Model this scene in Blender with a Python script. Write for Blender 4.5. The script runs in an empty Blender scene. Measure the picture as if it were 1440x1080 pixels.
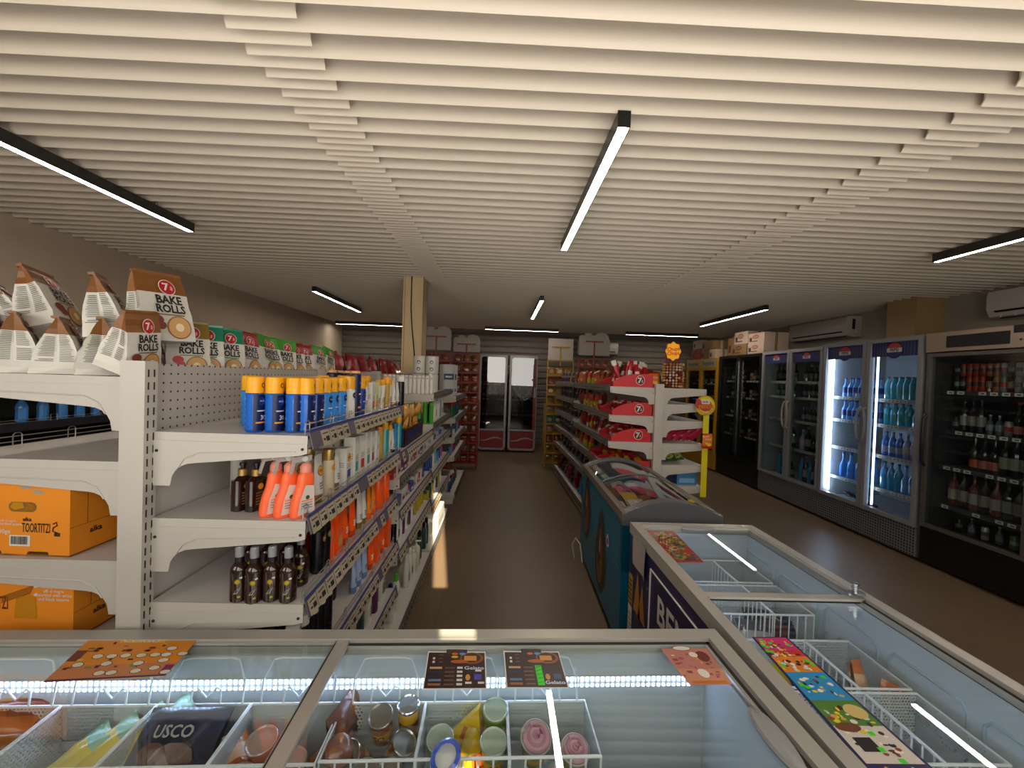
import bpy, math, random
from mathutils import Vector, Matrix
random.seed(7)
PI=math.pi
S=bpy.context.scene
COL=S.collection
# ---------------------------------------------------------------- camera model (photo measured at 1440x1080)
FPX=570.0; CAMH=1.49; YAW=math.radians(1.4); PITCH=math.radians(-0.95); ROLL=0.034
_f=Vector((math.sin(YAW)*math.cos(PITCH),math.cos(YAW)*math.cos(PITCH),math.sin(PITCH)))
_r=_f.cross(Vector((0,0,1))).normalized(); _u=_r.cross(_f)
_r2=_r*math.cos(ROLL)+_u*math.sin(ROLL); _u2=_u*math.cos(ROLL)-_r*math.sin(ROLL)
def proj(p):
    d=Vector(p)-Vector((0,0,CAMH)); z=d.dot(_f)
    return 720+FPX*d.dot(_r2)/z, 540-FPX*d.dot(_u2)/z
def ypx(px,X,Z):
    "depth along a straight shelf edge (x=X, z=Z) seen at picture column px"
    a,b=0.7,12.0
    fa=proj((X,a,Z))[0]-px
    for _ in range(50):
        m=(a+b)/2; fm=proj((X,m,Z))[0]-px
        if (fm>0)==(fa>0): a=m
        else: b=m
    return (a+b)/2
cam=bpy.data.cameras.new('camera'); co=bpy.data.objects.new('camera',cam); COL.objects.link(co)
cam.sensor_width=36; cam.sensor_fit='HORIZONTAL'; cam.lens=FPX/1440*36; cam.clip_start=0.02
M=Matrix((( _r2.x,_u2.x,-_f.x,0),(_r2.y,_u2.y,-_f.y,0),(_r2.z,_u2.z,-_f.z,CAMH),(0,0,0,1)))
co.matrix_world=M; S.camera=co
# ---------------------------------------------------------------- materials
def lin(h):
    if isinstance(h,(tuple,list)): return tuple(h)+(1,) if len(h)==3 else tuple(h)
    h=h.lstrip('#'); o=[]
    for i in (0,2,4):
        c=int(h[i:i+2],16)/255; o.append(c/12.92 if c<=.04045 else ((c+.055)/1.055)**2.4)
    return tuple(o)+(1,)
MATS={}
def mat(name,col='#808080',rough=.5,metal=0,spec=.5,emit=0,noise=0,nscale=20,bump=0,trans=0,coat=0,emitcol=None):
    if name in MATS: return MATS[name]
    m=bpy.data.materials.new(name); m.use_nodes=True; nt=m.node_tree; b=nt.nodes['Principled BSDF']
    c=lin(col); b.inputs['Base Color'].default_value=c; b.inputs['Roughness'].default_value=rough
    b.inputs['Metallic'].default_value=metal; b.inputs['Specular IOR Level'].default_value=spec
    b.inputs['Coat Weight'].default_value=coat
    if emit:
        b.inputs['Emission Color'].default_value=lin(emitcol) if emitcol else c; b.inputs['Emission Strength'].default_value=emit
    if trans: b.inputs['Transmission Weight'].default_value=trans
    if noise or bump:
        tc=nt.nodes.new('ShaderNodeTexCoord'); n=nt.nodes.new('ShaderNodeTexNoise'); n.inputs['Scale'].default_value=nscale; n.inputs['Detail'].default_value=5
        nt.links.new(tc.outputs['Object'],n.inputs['Vector'])
        if noise:
            mx=nt.nodes.new('ShaderNodeMix'); mx.data_type='RGBA'
            mx.inputs[6].default_value=tuple(max(0,x*(1-noise)) for x in c[:3])+(1,); mx.inputs[7].default_value=tuple(min(1,x*(1+noise)) for x in c[:3])+(1,)
            nt.links.new(n.outputs['Fac'],mx.inputs[0]); nt.links.new(mx.outputs[2],b.inputs['Base Color'])
        if bump:
            bp=nt.nodes.new('ShaderNodeBump'); bp.inputs['Strength'].default_value=bump; bp.inputs['Distance'].default_value=.01
            nt.links.new(n.outputs['Fac'],bp.inputs['Height']); nt.links.new(bp.outputs['Normal'],b.inputs['Normal'])
    MATS[name]=m; return m
def glassmat(name,tint=(.93,.97,.96),gloss=1.0,rough=.01,f0=.035):
    if name in MATS: return MATS[name]
    m=bpy.data.materials.new(name); m.use_nodes=True; nt=m.node_tree; nt.nodes.clear()
    o=nt.nodes.new('ShaderNodeOutputMaterial'); mx=nt.nodes.new('ShaderNodeMixShader'); t=nt.nodes.new('ShaderNodeBsdfTransparent'); g=nt.nodes.new('ShaderNodeBsdfGlossy')
    lw=nt.nodes.new('ShaderNodeLayerWeight'); pw=nt.nodes.new('ShaderNodeMath'); pw.operation='POWER'; pw.inputs[1].default_value=5
    ma=nt.nodes.new('ShaderNodeMath'); ma.operation='MULTIPLY_ADD'; ma.inputs[1].default_value=.95; ma.inputs[2].default_value=f0; lw.inputs['Blend'].default_value=.5
    nt.links.new(lw.outputs['Facing'],pw.inputs[0]); nt.links.new(pw.outputs[0],ma.inputs[0])
    t.inputs[0].default_value=lin(tint); g.inputs[0].default_value=(gloss,gloss,gloss,1); g.inputs['Roughness'].default_value=rough
    nt.links.new(ma.outputs[0],mx.inputs[0]); nt.links.new(t.outputs[0],mx.inputs[1]); nt.links.new(g.outputs[0],mx.inputs[2]); nt.links.new(mx.outputs[0],o.inputs[0])
    MATS[name]=m; return m
def patmat(name,col,hole,pitch,rad,axes='YZ',alpha=False,rough=.5,stagger=False):
    "sheet with a regular grid of round holes (dark colour, or really open when alpha)"
    if name in MATS: return MATS[name]
    m=mat(name,col,rough); nt=m.node_tree; b=nt.nodes['Principled BSDF']
    tc=nt.nodes.new('ShaderNodeTexCoord'); sp=nt.nodes.new('ShaderNodeSeparateXYZ'); nt.links.new(tc.outputs['Object'],sp.inputs[0])
    def mth(op,a,bv):
        n=nt.nodes.new('ShaderNodeMath'); n.operation=op
        for i,v in enumerate((a,bv)):
            if isinstance(v,(int,float)): n.inputs[i].default_value=v
            elif v is not None: nt.links.new(v,n.inputs[i])
        return n.outputs[0]
    d=[]
    rows=mth('FLOOR',mth('DIVIDE',sp.outputs[axes[1]],pitch),None)
    for k,ax in enumerate(axes):
        q=mth('DIVIDE',sp.outputs[ax],pitch)
        if stagger and k==0: q=mth('ADD',q,mth('MULTIPLY',rows,.5))
        q=mth('SUBTRACT',mth('FRACT',q,None),.5); d.append(mth('MULTIPLY',q,q))
    lt=mth('LESS_THAN',mth('ADD',d[0],d[1]),(rad/pitch)**2)
    if alpha:
        inv=mth('SUBTRACT',1,lt); nt.links.new(inv,b.inputs['Alpha'])
    else:
        mx=nt.nodes.new('ShaderNodeMix'); mx.data_type='RGBA'; mx.inputs[6].default_value=lin(col); mx.inputs[7].default_value=lin(hole)
        nt.links.new(lt,mx.inputs[0]); nt.links.new(mx.outputs[2],b.inputs['Base Color'])
    return m
# ---------------------------------------------------------------- mesh builder
_txt={}
def textmesh(s,bold=.0):
    k=(s,bold)
    if k not in _txt:
        c=bpy.data.curves.new('t','FONT'); c.body=s; c.align_x='CENTER'; c.align_y='CENTER'; c.size=1; c.offset=bold; c.resolution_u=2
        o=bpy.data.objects.new('t',c); COL.objects.link(o)
        me=bpy.data.meshes.new_from_object(o.evaluated_get(bpy.context.evaluated_depsgraph_get()))
        _txt[k]=([tuple(v.co[:2]) for v in me.vertices],[tuple(p.vertices) for p in me.polygons])
        bpy.data.objects.remove(o); bpy.data.curves.remove(c); bpy.data.meshes.remove(me)
    return _txt[k]
def T(x=0,y=0,z=0,rx=0,ry=0,rz=0,s=1):
    return Matrix.Translation((x,y,z))@Matrix.Rotation(rz,4,'Z')@Matrix.Rotation(ry,4,'Y')@Matrix.Rotation(rx,4,'X')@Matrix.Scale(s,4)
class MB:
    def __init__(s): s.v=[]; s.f=[]; s.m=[]; s.mats=[]; s.X=Matrix()
    def mi(s,m):
        if m not in s.mats: s.mats.append(m)
        return s.mats.index(m)
    def add(s,vs,fs,m,X=None):
        X=s.X@X if X is not None else s.X
        o=len(s.v); i=s.mi(m)
        s.v+=[tuple(X@Vector(p)) for p in vs]; s.f+=[tuple(o+a for a in f) for f in fs]; s.m+=[i]*len(fs); return s
    def box(s,x0,x1,y0,y1,z0,z1,m,X=None):
        return s.add([(x0,y0,z0),(x1,y0,z0),(x1,y1,z0),(x0,y1,z0),(x0,y0,z1),(x1,y0,z1),(x1,y1,z1),(x0,y1,z1)],
            [(3,2,1,0),(4,5,6,7),(0,1,5,4),(1,2,6,5),(2,3,7,6),(3,0,4,7)],m,X)
    def rbox(s,x0,x1,y0,y1,z0,z1,r,m,X=None,n=3):
        "box with rounded vertical edges"
        P=[]
        for cx,cy,a in ((x1-r,y1-r,0),(x0+r,y1-r,PI/2),(x0+r,y0+r,PI),(x1-r,y0+r,1.5*PI)):
            for k in range(n+1):
                t=a+PI/2*k/n; P.append((cx+r*math.cos(t),cy+r*math.sin(t)))
        return s.prism(P,z0,z1,m,X)
    def prism(s,P,z0,z1,m,X=None):
        n=len(P); vs=[(x,y,z0) for x,y in P]+[(x,y,z1) for x,y in P]
        fs=[tuple(range(n-1,-1,-1)),tuple(range(n,2*n))]+[(i,(i+1)%n,n+(i+1)%n,n+i) for i in range(n)]
        return s.add(vs,fs,m,X)
    def lathe(s,prof,m,seg=14,sx=1,sy=1,X=None,caps=True):
        vs=[];fs=[];n=len(prof)
        for r,z in prof:
            for k in range(seg):
                a=2*PI*k/seg; vs.append((r*math.cos(a)*sx,r*math.sin(a)*sy,z))
        for i in range(n-1):
            for k in range(seg):
                k2=(k+1)%seg; fs.append((i*seg+k,i*seg+k2,(i+1)*seg+k2,(i+1)*seg+k))
        if caps:
            if prof[0][0]>1e-5: fs.append(tuple(range(seg-1,-1,-1)))
            if prof[-1][0]>1e-5: fs.append(tuple((n-1)*seg+k for k in range(seg)))
        return s.add(vs,fs,m,X)
    def tube(s,path,r,m,seg=6,closed=False,X=None):
        P=[Vector(p) for p in path]; n=len(P); vs=[];fs=[]; up=None
        for i,p in enumerate(P):
            a=P[i-1] if (i>0 or closed) else p; b=P[(i+1)%n] if (i<n-1 or closed) else p
            t=(b-a).normalized()
            if up is None: up=Vector((0,0,1)) if abs(t.z)<.9 else Vector((1,0,0))
            x=t.cross(up)
            if x.length<1e-3: x=t.cross(Vector((1,.3,0)))
            x.normalize(); y=x.cross(t); up=y
            for k in range(seg):
                q=2*PI*k/seg; vs.append(tuple(p+x*r*math.cos(q)+y*r*math.sin(q)))
        for i in range(n if closed else n-1):
            j=(i+1)%n
            for k in range(seg):
                k2=(k+1)%seg; fs.append((i*seg+k,i*seg+k2,j*seg+k2,j*seg+k))
        if not closed: fs+= [tuple(range(seg-1,-1,-1)),tuple((n-1)*seg+k for k in range(seg))]
        return s.add(vs,fs,m,X)
    def poly(s,P,m,X=None):
        return s.add(P,[tuple(range(len(P)))],m,X)
    def disc(s,cx,cy,rx,ry,m,fn,n=14):
        return s.add([fn(cx+rx*math.cos(2*PI*k/n),cy+ry*math.sin(2*PI*k/n)) for k in range(n)],[tuple(range(n))],m)
    def rect(s,x0,x1,y0,y1,m,fn,nx=1):
        vs=[];fs=[]
        for i in range(nx+1):
            x=x0+(x1-x0)*i/nx; vs+=[fn(x,y0),fn(x,y1)]
        for i in range(nx): fs.append((2*i,2*i+2,2*i+3,2*i+1))
        return s.add(vs,fs,m)
    def text(s,t,size,m,fn,cx=0,cy=0,bold=.01,sx=1,rot=0):
        vs,fs=textmesh(t,bold); c,q=math.cos(rot),math.sin(rot)
        return s.add([fn(cx+size*(x*sx*c-y*q),cy+size*(x*sx*q+y*c)) for x,y in vs],fs,m)
    def mesh(s,name,sharp=.6):
        me=bpy.data.meshes.new(name); me.from_pydata(s.v,[],s.f)
        for m in s.mats: me.materials.append(m)
        me.polygons.foreach_set('material_index',s.m); me.polygons.foreach_set('use_smooth',[True]*len(s.f))
        me.update(); me.set_sharp_from_angle(angle=sharp); return me
    def build(s,name,parent=None,loc=None,rz=0):
        o=bpy.data.objects.new(name,s.mesh(name)); COL.objects.link(o)
        if parent: o.parent=parent
        if loc: o.location=loc
        o.rotation_euler.z=rz
        return o
def tag(o,label=None,cat=None,group=None,kind=None):
    if label: o['label']=label
    if cat: o['category']=cat
    if group: o['group']=group
    if kind: o['kind']=kind
    return o
def empty(name,loc=(0,0,0),rz=0):
    o=bpy.data.objects.new(name,None); COL.objects.link(o); o.location=loc; o.rotation_euler=(0,0,rz); o.empty_display_size=.05; return o
def struct(mb,name): return tag(mb.build(name),kind='structure')
KINDS={}
def kind(key,name,cat,parts):
    "parts: list of (part name, MB); one part -> the thing is that mesh"
    KINDS[key]=(name,cat,[(n,b.mesh(n)) for n,b in parts])
def put(key,loc,label,group=None,rz=0,rx=0,ry=0,s=1):
    name,cat,parts=KINDS[key]
    if len(parts)==1:
        o=bpy.data.objects.new(name,parts[0][1]); COL.objects.link(o)
    else:
        o=bpy.data.objects.new(name,None); COL.objects.link(o); o.empty_display_size=.03
        for n,me in parts:
            c=bpy.data.objects.new(n,me); COL.objects.link(c); c.parent=o
    o.rotation_euler=(rx,ry,rz); o.scale=(s,s,s) if not isinstance(s,tuple) else s
    if rx or ry:      # rest the lowest point on the support
        R=o.rotation_euler.to_matrix()@Matrix.Diagonal(o.scale); lo=min((R@v.co).z for _,me in parts for v in me.vertices)
        loc=(loc[0],loc[1],loc[2]-lo)
    o.location=loc
    return tag(o,label,cat,group)
ORD='first second third fourth fifth sixth seventh eighth ninth tenth eleventh twelfth thirteenth fourteenth fifteenth sixteenth seventeenth eighteenth nineteenth twentieth'.split()
def nth(i):
    if i<20: return ORD[i]
    return 'twenty-'+ORD[i-20] if i<29 else 'thirty-'+ORD[i-30] if 30<=i<39 else ('thirtieth' if i==29 else 'fortieth')
def front(X,off=.0006,y0=0):       # picture plane facing -Y at depth y0
    return lambda x,y:(X+x,y0-off,y)
def cyl(r,off=.0006,a=-PI/2,cx=0,cy=0,sy=1):  # wraps a flat drawing round an upright cylinder, centred on angle a
    return lambda x,y:(cx+(r+off)*math.cos(a+x/r),cy+(r+off)*math.sin(a+x/r)*sy,y)
# ================================================================ ROOM
WL,WR,WB,WF=-3.55,4.85,9.0,-.75
CZ=2.52
white_paint=mat('ceiling_slat_paint','#d6cab8',.5)
wallm=mat('wall_plaster','#cbb9a2',.85,noise=.08,nscale=6)
walld=mat('wall_panel','#a59d8d',.6,noise=.05,nscale=4)
alu=mat('aluminium','#b3b0a8',.36,.35)
steel=mat('steel','#b9bbbd',.25,1)
dark=mat('black_plastic','#141416',.4)
cream=mat('shelf_paint','#bfbab1',.42)
creamd=mat('shelf_deck_paint','#cdc8c2',.4,noise=.04,nscale=8)
# floor: large brown grey tiles with thin joints
fm=mat('floor_tile','#6d5a46',.42,noise=.13,nscale=3,bump=.05)
nt=fm.node_tree; b=nt.nodes['Principled BSDF']
tc=nt.nodes.new('ShaderNodeTexCoord'); br=nt.nodes.new('ShaderNodeTexBrick'); mp=nt.nodes.new('ShaderNodeMapping')
mp.inputs['Location'].default_value=(.35,.85,0)
nt.links.new(tc.outputs['Object'],mp.inputs[0]); nt.links.new(mp.outputs[0],br.inputs['Vector'])
br.offset=0; br.inputs['Scale'].default_value=1; br.inputs['Brick Width'].default_value=1.2; br.inputs['Row Height'].default_value=1.2; br.inputs['Mortar Size'].default_value=.003
br.inputs['Color1'].default_value=(1,1,1,1); br.inputs['Color2'].default_value=(.95,.95,.95,1); br.inputs['Mortar'].default_value=(.75,.74,.72,1)
mx=nt.nodes.new('ShaderNodeMix'); mx.data_type='RGBA'; mx.blend_type='MULTIPLY'; mx.inputs[0].default_value=1
src=b.inputs['Base Color'].links[0].from_socket
nt.links.new(src,mx.inputs[6]); nt.links.new(br.outputs['Color'],mx.inputs[7]); nt.links.new(mx.outputs[2],b.inputs['Base Color'])
struct(MB().box(WL-.2,WR+.2,WF-.2,WB+.2,-.1,0,fm),'floor')
struct(MB().box(WL-.2,WL,WF-.2,WB+.2,0,2.75,wallm),'wall_left')
struct(MB().box(WR,WR+.2,WF-.2,WB+.2,0,2.75,walld),'wall_right')
bw=MB(); corr=mat('corrugated_wall','#6e665c',.55)
z=0
bw.box(WL,WR,WB+.02,WB+.2,0,2.75,corr)
while z<2.72:
    bw.add([(WL,WB+.02,z),(WR,WB+.02,z),(WR,WB,z+.02),(WL,WB,z+.02),(WR,WB,z+.1),(WL,WB,z+.1),(WR,WB+.02,z+.12),(WL,WB+.02,z+.12)],[(0,1,2,3),(3,2,4,5),(5,4,6,7)],corr); z+=.135
struct(bw,'wall_back')
# ceiling: deck with three bays of hanging blades, the middle bay shifted by half a pitch and overlapping its neighbours
ce=MB(); ce.box(WL-.2,WR+.2,WF-.2,WB+.2,CZ+.13,CZ+.25,mat('ceiling_deck','#5a5248',.9))
def blade(x0,x1,y,z=CZ):
    # J profile: tall web, lip turned toward the entrance
    P=[(.004,.125),(0,.125),(-.003,.06),(-.001,.018),(.012,0),(.015,.002),(.004,.02)]
    n=len(P); vs=[(x0,y+p[0],z+p[1]) for p in P]+[(x1,y+p[0],z+p[1]) for p in P]
    ce.add(vs,[tuple(range(n)),tuple(range(2*n-1,n-1,-1))]+[(i,n+i,n+(i+1)%n,(i+1)%n) for i in range(n)],white_paint)
y=WF+.06
while y<WB-.02:
    blade(WL,-.635+random.uniform(-.006,.006),y)
    blade(1.69+random.uniform(-.006,.006),WR,y+.012)
    yy=y+.048
    if yy<WB-.02: blade(-.865+random.uniform(-.008,.008),1.96+random.uniform(-.006,.006),yy)
    y+=.1
struct(ce,'ceiling')
# front of the shop (behind the camera): solid wall, added windows with opaque film, gap with a crossbar added to shape the sun
sx0,sx1,sz0,sz1=.15,.27,1.15,2.5
fw=MB(); wf=mat('front_wall_paint','#8d877c',.8)
fw.box(sx0,sx1,WF-.12,WF,1.45,1.64,wf).box(WL-.2,sx0,WF-.12,WF,0,2.75,wf).box(sx1,WR+.2,WF-.12,WF,0,2.75,wf).box(sx0,sx1,WF-.12,WF,0,sz0,wf).box(sx0,sx1,WF-.12,WF,sz1,2.75,wf)  # first box: crossbar added to keep sun off the freezer's inner wall
struct(fw,'wall_front')
# columns
beige=mat('column_paint','#dcc294',.5,noise=.05,nscale=10)
cm=MB()
cm.box(-1.085,-.875,4.38,4.395,0,CZ+.13,beige).box(-1.085,-1.07,4.36,4.62,0,CZ+.13,beige).box(-.89,-.875,4.36,4.62,0,CZ+.13,beige).box(-1.085,-.875,4.605,4.62,0,CZ+.13,beige)
cm.tube([(-1.0,4.372,2.55),(-1.0,4.372,2.2),(-.985,4.372,2.0),(-.95,4.372,1.7),(-.94,4.372,1.4)],.006,mat('cable_black','#1a1714',.5))
struct(cm,'trim_1')
struct(MB().box(4.52,WR,4.36,4.70,0,CZ+.13,mat('column_board','#a5875c',.6,noise=.08,nscale=5)),'trim_2')
# ---------------------------------------------------------------- lights
housing=mat('lamp_housing','#22211f',.35)
diffw=mat('lamp_diffuser','#fff4d6',.5,emit=26,emitcol='#fff0e0')
diffc=mat('lamp_diffuser_far','#fff8ee',.5,emit=16,emitcol='#fff4e6')
def lamp(x,y,L,label,along='Y',dm=None):
    e=empty('ceiling_light',(x,y,2.455),0 if along=='Y' else -PI/2)
    MB().box(-.024,.024,0,L,.006,.06,housing).box(-.025,.025,-.004,0,0,.062,housing).box(-.025,.025,L,L+.004,0,.062,housing).box(-.025,-.021,0,L,-.002,.01,housing).box(.021,.025,0,L,-.002,.01,housing).box(-.004,.004,L*.2,L*.2+.02,.06,.1,steel).box(-.004,.004,L*.8,L*.8+.02,.06,.1,steel).build('housing',e)
    MB().box(-.021,.021,0,L,0,.006,dm or diffw).build('diffuser',e)
    tag(e,label,'ceiling light','linear lamps under the slatted ceiling')
lamp(.43,1.55,1.5,'dark linear lamp over the aisle, nearest in the middle of the slatted ceiling')
lamp(-2.27,1.48,1.5,'dark linear lamp running out of view at the left edge of the ceiling')
lamp(3.2,1.46,1.5,'dark linear lamp running out of view at the right edge of the ceiling')
lamp(.46,5.05,1.6,'short looking linear lamp over the far end of the middle aisle')
lamp(-2.33,5.02,1.6,'linear lamp over the far left wall side, pointing down the shop')
lamp(3.32,5.08,1.7,'linear lamp above the fridge row, between the air conditioner and the lollipop display')
for x,l in ((-3.42,'crosswise lamp at the back, left of the beige column'),(-.38,'crosswise lamp at the back above the two red drink coolers'),(2.53,'crosswise lamp at the back right, above the lollipop display')):
    lamp(x,8.35,1.5,l,'X',diffc)
# window daylight behind the camera, side and low panels added + low evening sun through the clear gap
def area(x,y,z,w,h,p,rx,rz=0,col=(1,.95,.88),spread=PI):
    l=bpy.data.lights.new('window_daylight','AREA'); l.shape='RECTANGLE'; l.size=w; l.size_y=h; l.energy=p; l.color=col; l.spread=spread
    o=bpy.data.objects.new('window_daylight',l); COL.objects.link(o); o.location=(x,y,z); o.rotation_euler=(rx,0,rz); return o
R90=PI/2
area(.85,WF+.03,1.75,.93,1.2,7,R90)
area(-.25,WF+.03,1.8,.75,1.1,6,R90)
area(-2.2,WF+.03,1.9,1.7,.9,9,R90)  # this and the next panel added to spread the daylight
area(2.6,WF+.03,1.9,1.9,.9,9,R90)
area(.2,WF+.10,.75,4.4,1.0,30,R90+1.2,spread=2.2)  # added upward panel for the ceiling, standing in for sunlit ground outside
wfr=mat('window_frame_white','#b8b4ac',.5); film=mat('window_film','#d8d4cc',.6)
for i,(x,w_,z0,z1) in enumerate(((.85,.95,.25,2.35),(-.25,.75,.25,2.35),(-2.2,1.7,.25,2.35),(2.6,1.9,.25,2.35))):
    b=MB(); a,c=x-w_/2-.03,x+w_/2+.03
    if i==0: a=.40
    b.box(a,a+.04,WF,WF+.02,z0,z1,wfr).box(c-.04,c,WF,WF+.02,z0,z1,wfr).box(a,c,WF,WF+.02,z0,z0+.04,wfr).box(a,c,WF,WF+.02,z1-.04,z1,wfr).box(a+.04,c-.04,WF,WF+.006,z0+.04,z1-.04,film)
    struct(b,'window_%d'%(i+1))  # frames added round the daylight panels, panes are opaque
sun=bpy.data.lights.new('sun','SUN'); sun.energy=16; sun.angle=.009; sun.color=(1,.85,.6)
so=bpy.data.objects.new('sun',sun); COL.objects.link(so)
so.rotation_euler=Vector((-.165,1,-.463)).to_track_quat('-Z','Y').to_euler()
w=bpy.data.worlds.new('sky'); S.world=w; w.use_nodes=True; bg=w.node_tree.nodes['Background']
sk=w.node_tree.nodes.new('ShaderNodeTexSky'); sk.sky_type='NISHITA'; sk.sun_disc=False; sk.sun_elevation=math.radians(24); sk.sun_rotation=math.radians(173)
w.node_tree.links.new(sk.outputs[0],bg.inputs[0]); bg.inputs[1].default_value=.15
vs=S.view_settings; S.display_settings.display_device='sRGB'; vs.view_transform='Standard'; vs.look='None'; vs.gamma=1; vs.use_curve_mapping=False; vs.exposure=.95
cy=S.cycles; cy.use_denoising=True; cy.max_bounces=7; cy.diffuse_bounces=4; cy.glossy_bounces=3; cy.transmission_bounces=4; cy.transparent_max_bounces=24; cy.caustics_reflective=False; cy.caustics_refractive=False; cy.sample_clamp_indirect=4
# ================================================================ SHELVING
tagm=mat('price_tag_paper','#dccfb4',.6); ink=mat('print_black','#1b1718',.6); railm=mat('price_rail_grey','#5b5560',.45); blue_l=mat('price_rail_blue','#34407e',.4); purple=mat('price_rail_bare','#44363f',.5)
tagd=mat('price_tag_worn','#958b7a',.6); wire=mat('chrome_wire','#b9b6b0',.3,.8)
peg=patmat('perforated_panel','#b5afa9','#15120f',.0255,.0031,'YZ')
slotm=mat('slot_dark','#2b2624',.8)
def bracket(d,y,m,depth=.40,t=.005,tall=.125):
    # cantilever arm hooked to the upright: straight top, arched underside
    P=[(0,-.002),(depth,-.002),(depth,-.028),(depth-.02,-.034),(.11,-.062)]
    for k in range(6):
        a=PI/2*k/5; P.append((.11-.06*math.sin(a),-.115+.053*math.cos(a)))
    P+=[(.048,-tall),(.0,-tall)]
    b=MB(); n=len(P)
    vs=[(d*p[0],y-t/2,p[1]) for p in P]+[(d*p[0],y+t/2,p[1]) for p in P]
    fs=[tuple(range(n)),tuple(range(2*n-1,n-1,-1))]+[(i,n+i,n+(i+1)%n,(i+1)%n) for i in range(n)]
    if d>0: fs=[f[::-1] for f in fs]
    b.add(vs,fs,m)
    # pressed rib and bolt heads
    q=[(d*(depth-.03),y-t/2-.001,-.024),(d*.12,y-t/2-.001,-.034),(d*.085,y-t/2-.001,-.05),(d*.065,y-t/2-.001,-.08)]
    b.tube(q,.0022,m,5)
    for px_,pz_ in ((.012,-.03),(depth-.012,-.016)): b.lathe([(.0,0),(.004,0),(.004,.002),(0,.002)],slotm,8,X=T(d*px_,y-t/2-.0005,pz_,rx=PI/2))
    return b
def shelf(parent,xs,d,y0,y1,z,tip,rail='tags',guard=False,deck=None,half=.03,single=False):
    dep=abs(tip-xs)-half
    e=MB(); m=cream; x0=half*d
    X=lambda a:(half+a)*d
    xa,xb=sorted((X(0),X(dep)))
    e.box(xa,xb,0,y1-y0,z-.008,z,deck or creamd)
    e.box(*sorted((X(dep-.004),X(dep))),0,y1-y0,z-.034,z+.001,m); e.box(xa,xb,-.001,.003,z-.03,z+.0006,m); e.box(xa,xb,y1-y0-.003,y1-y0+.001,z-.03,z+.0006,m)
    o=e.build('shelf',parent,(0,y0,0))
    for yy in (0.0,y1-y0):
        bb=bracket(d,0,cream,dep); bo=bb.build('bracket',o,(half*d,yy+(.006 if yy==0 else -.006)*-1 if False else yy,z-.02))
    if rail:
        r=MB(); xt=X(dep)
        def pl(a,zz): return (xt+d*a)
        L=y1-y0
        vs=[(xt+d*.001,0,z+.012),(xt+d*.014,0,z-.036),(xt+d*.017,0,z-.034),(xt+d*.004,0,z+.014)]
        vs+= [(v[0],L,v[2]) for v in vs]
        r.add(vs,[(0,1,2,3),(7,6,5,4),(0,4,5,1),(1,5,6,2),(2,6,7,3),(3,7,4,0)],railm if rail!='bare' else purple)
        if rail!='bare': r.box(*sorted((xt+d*.0015,xt+d*.0055)),0,L,z+.010,z+.0165,blue_l if rail=='tags' else railm)
        ro=r.build('price_rail',parent,(0,y0,0))
        if rail in('tags','worn'):
            yy=.008; tm=tagm if rail=='tags' else tagd
            fn=lambda u,v,o=.0008:(xt+d*(.0045+o+.0125*(.010-v)/.044),u,z+v)
            while yy<L-.05:
                ww=random.uniform(.046,.058); h0=-.036-random.uniform(0,.003); tl=random.uniform(-.002,.002)
                if random.random()<.93:
                    t=MB() if single else TAGS
                    if not single: t.X=T(0,y0,0)
                    t.add([fn(yy,h0+tl),fn(yy+ww,h0-tl),fn(yy+ww,.007-tl),fn(yy,.007+tl)],[(0,1,2,3),(3,2,1,0)],tm)
                    t.rect(yy+ww*.45,yy+ww*.85,-.026,-.012,ink,lambda u,v:fn(u,v,.0012)); t.rect(yy+ww*.15,yy+ww*.8,-.004,-.001,ink,lambda u,v:fn(u,v,.0012)); t.rect(yy+ww*.15,yy+ww*.36,-.022,-.016,ink,lambda u,v:fn(u,v,.0012))
                    if single: t.build('price_tag',ro)
                yy+=ww+random.uniform(.0015,.004)
    if guard:
        g=MB(); xt=X(dep-.012); L=y1-y0
        for zz in (.014,.03): g.tube([(xt,.01,z+zz),(xt,L-.01,z+zz)],.0016,wire,5)
        k=.01
        while k<L:
            g.tube([(xt,k,z),(xt,k,z+.034),(xt,k+.006,z+.04),(xt,k+.018,z+.04),(xt,k+.024,z+.034),(xt,k+.024,z)],.0016,wire,5); k+=.16
        g.build('wire_guard',parent,(0,y0,0))
    return o
TAGS=MB()
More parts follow.
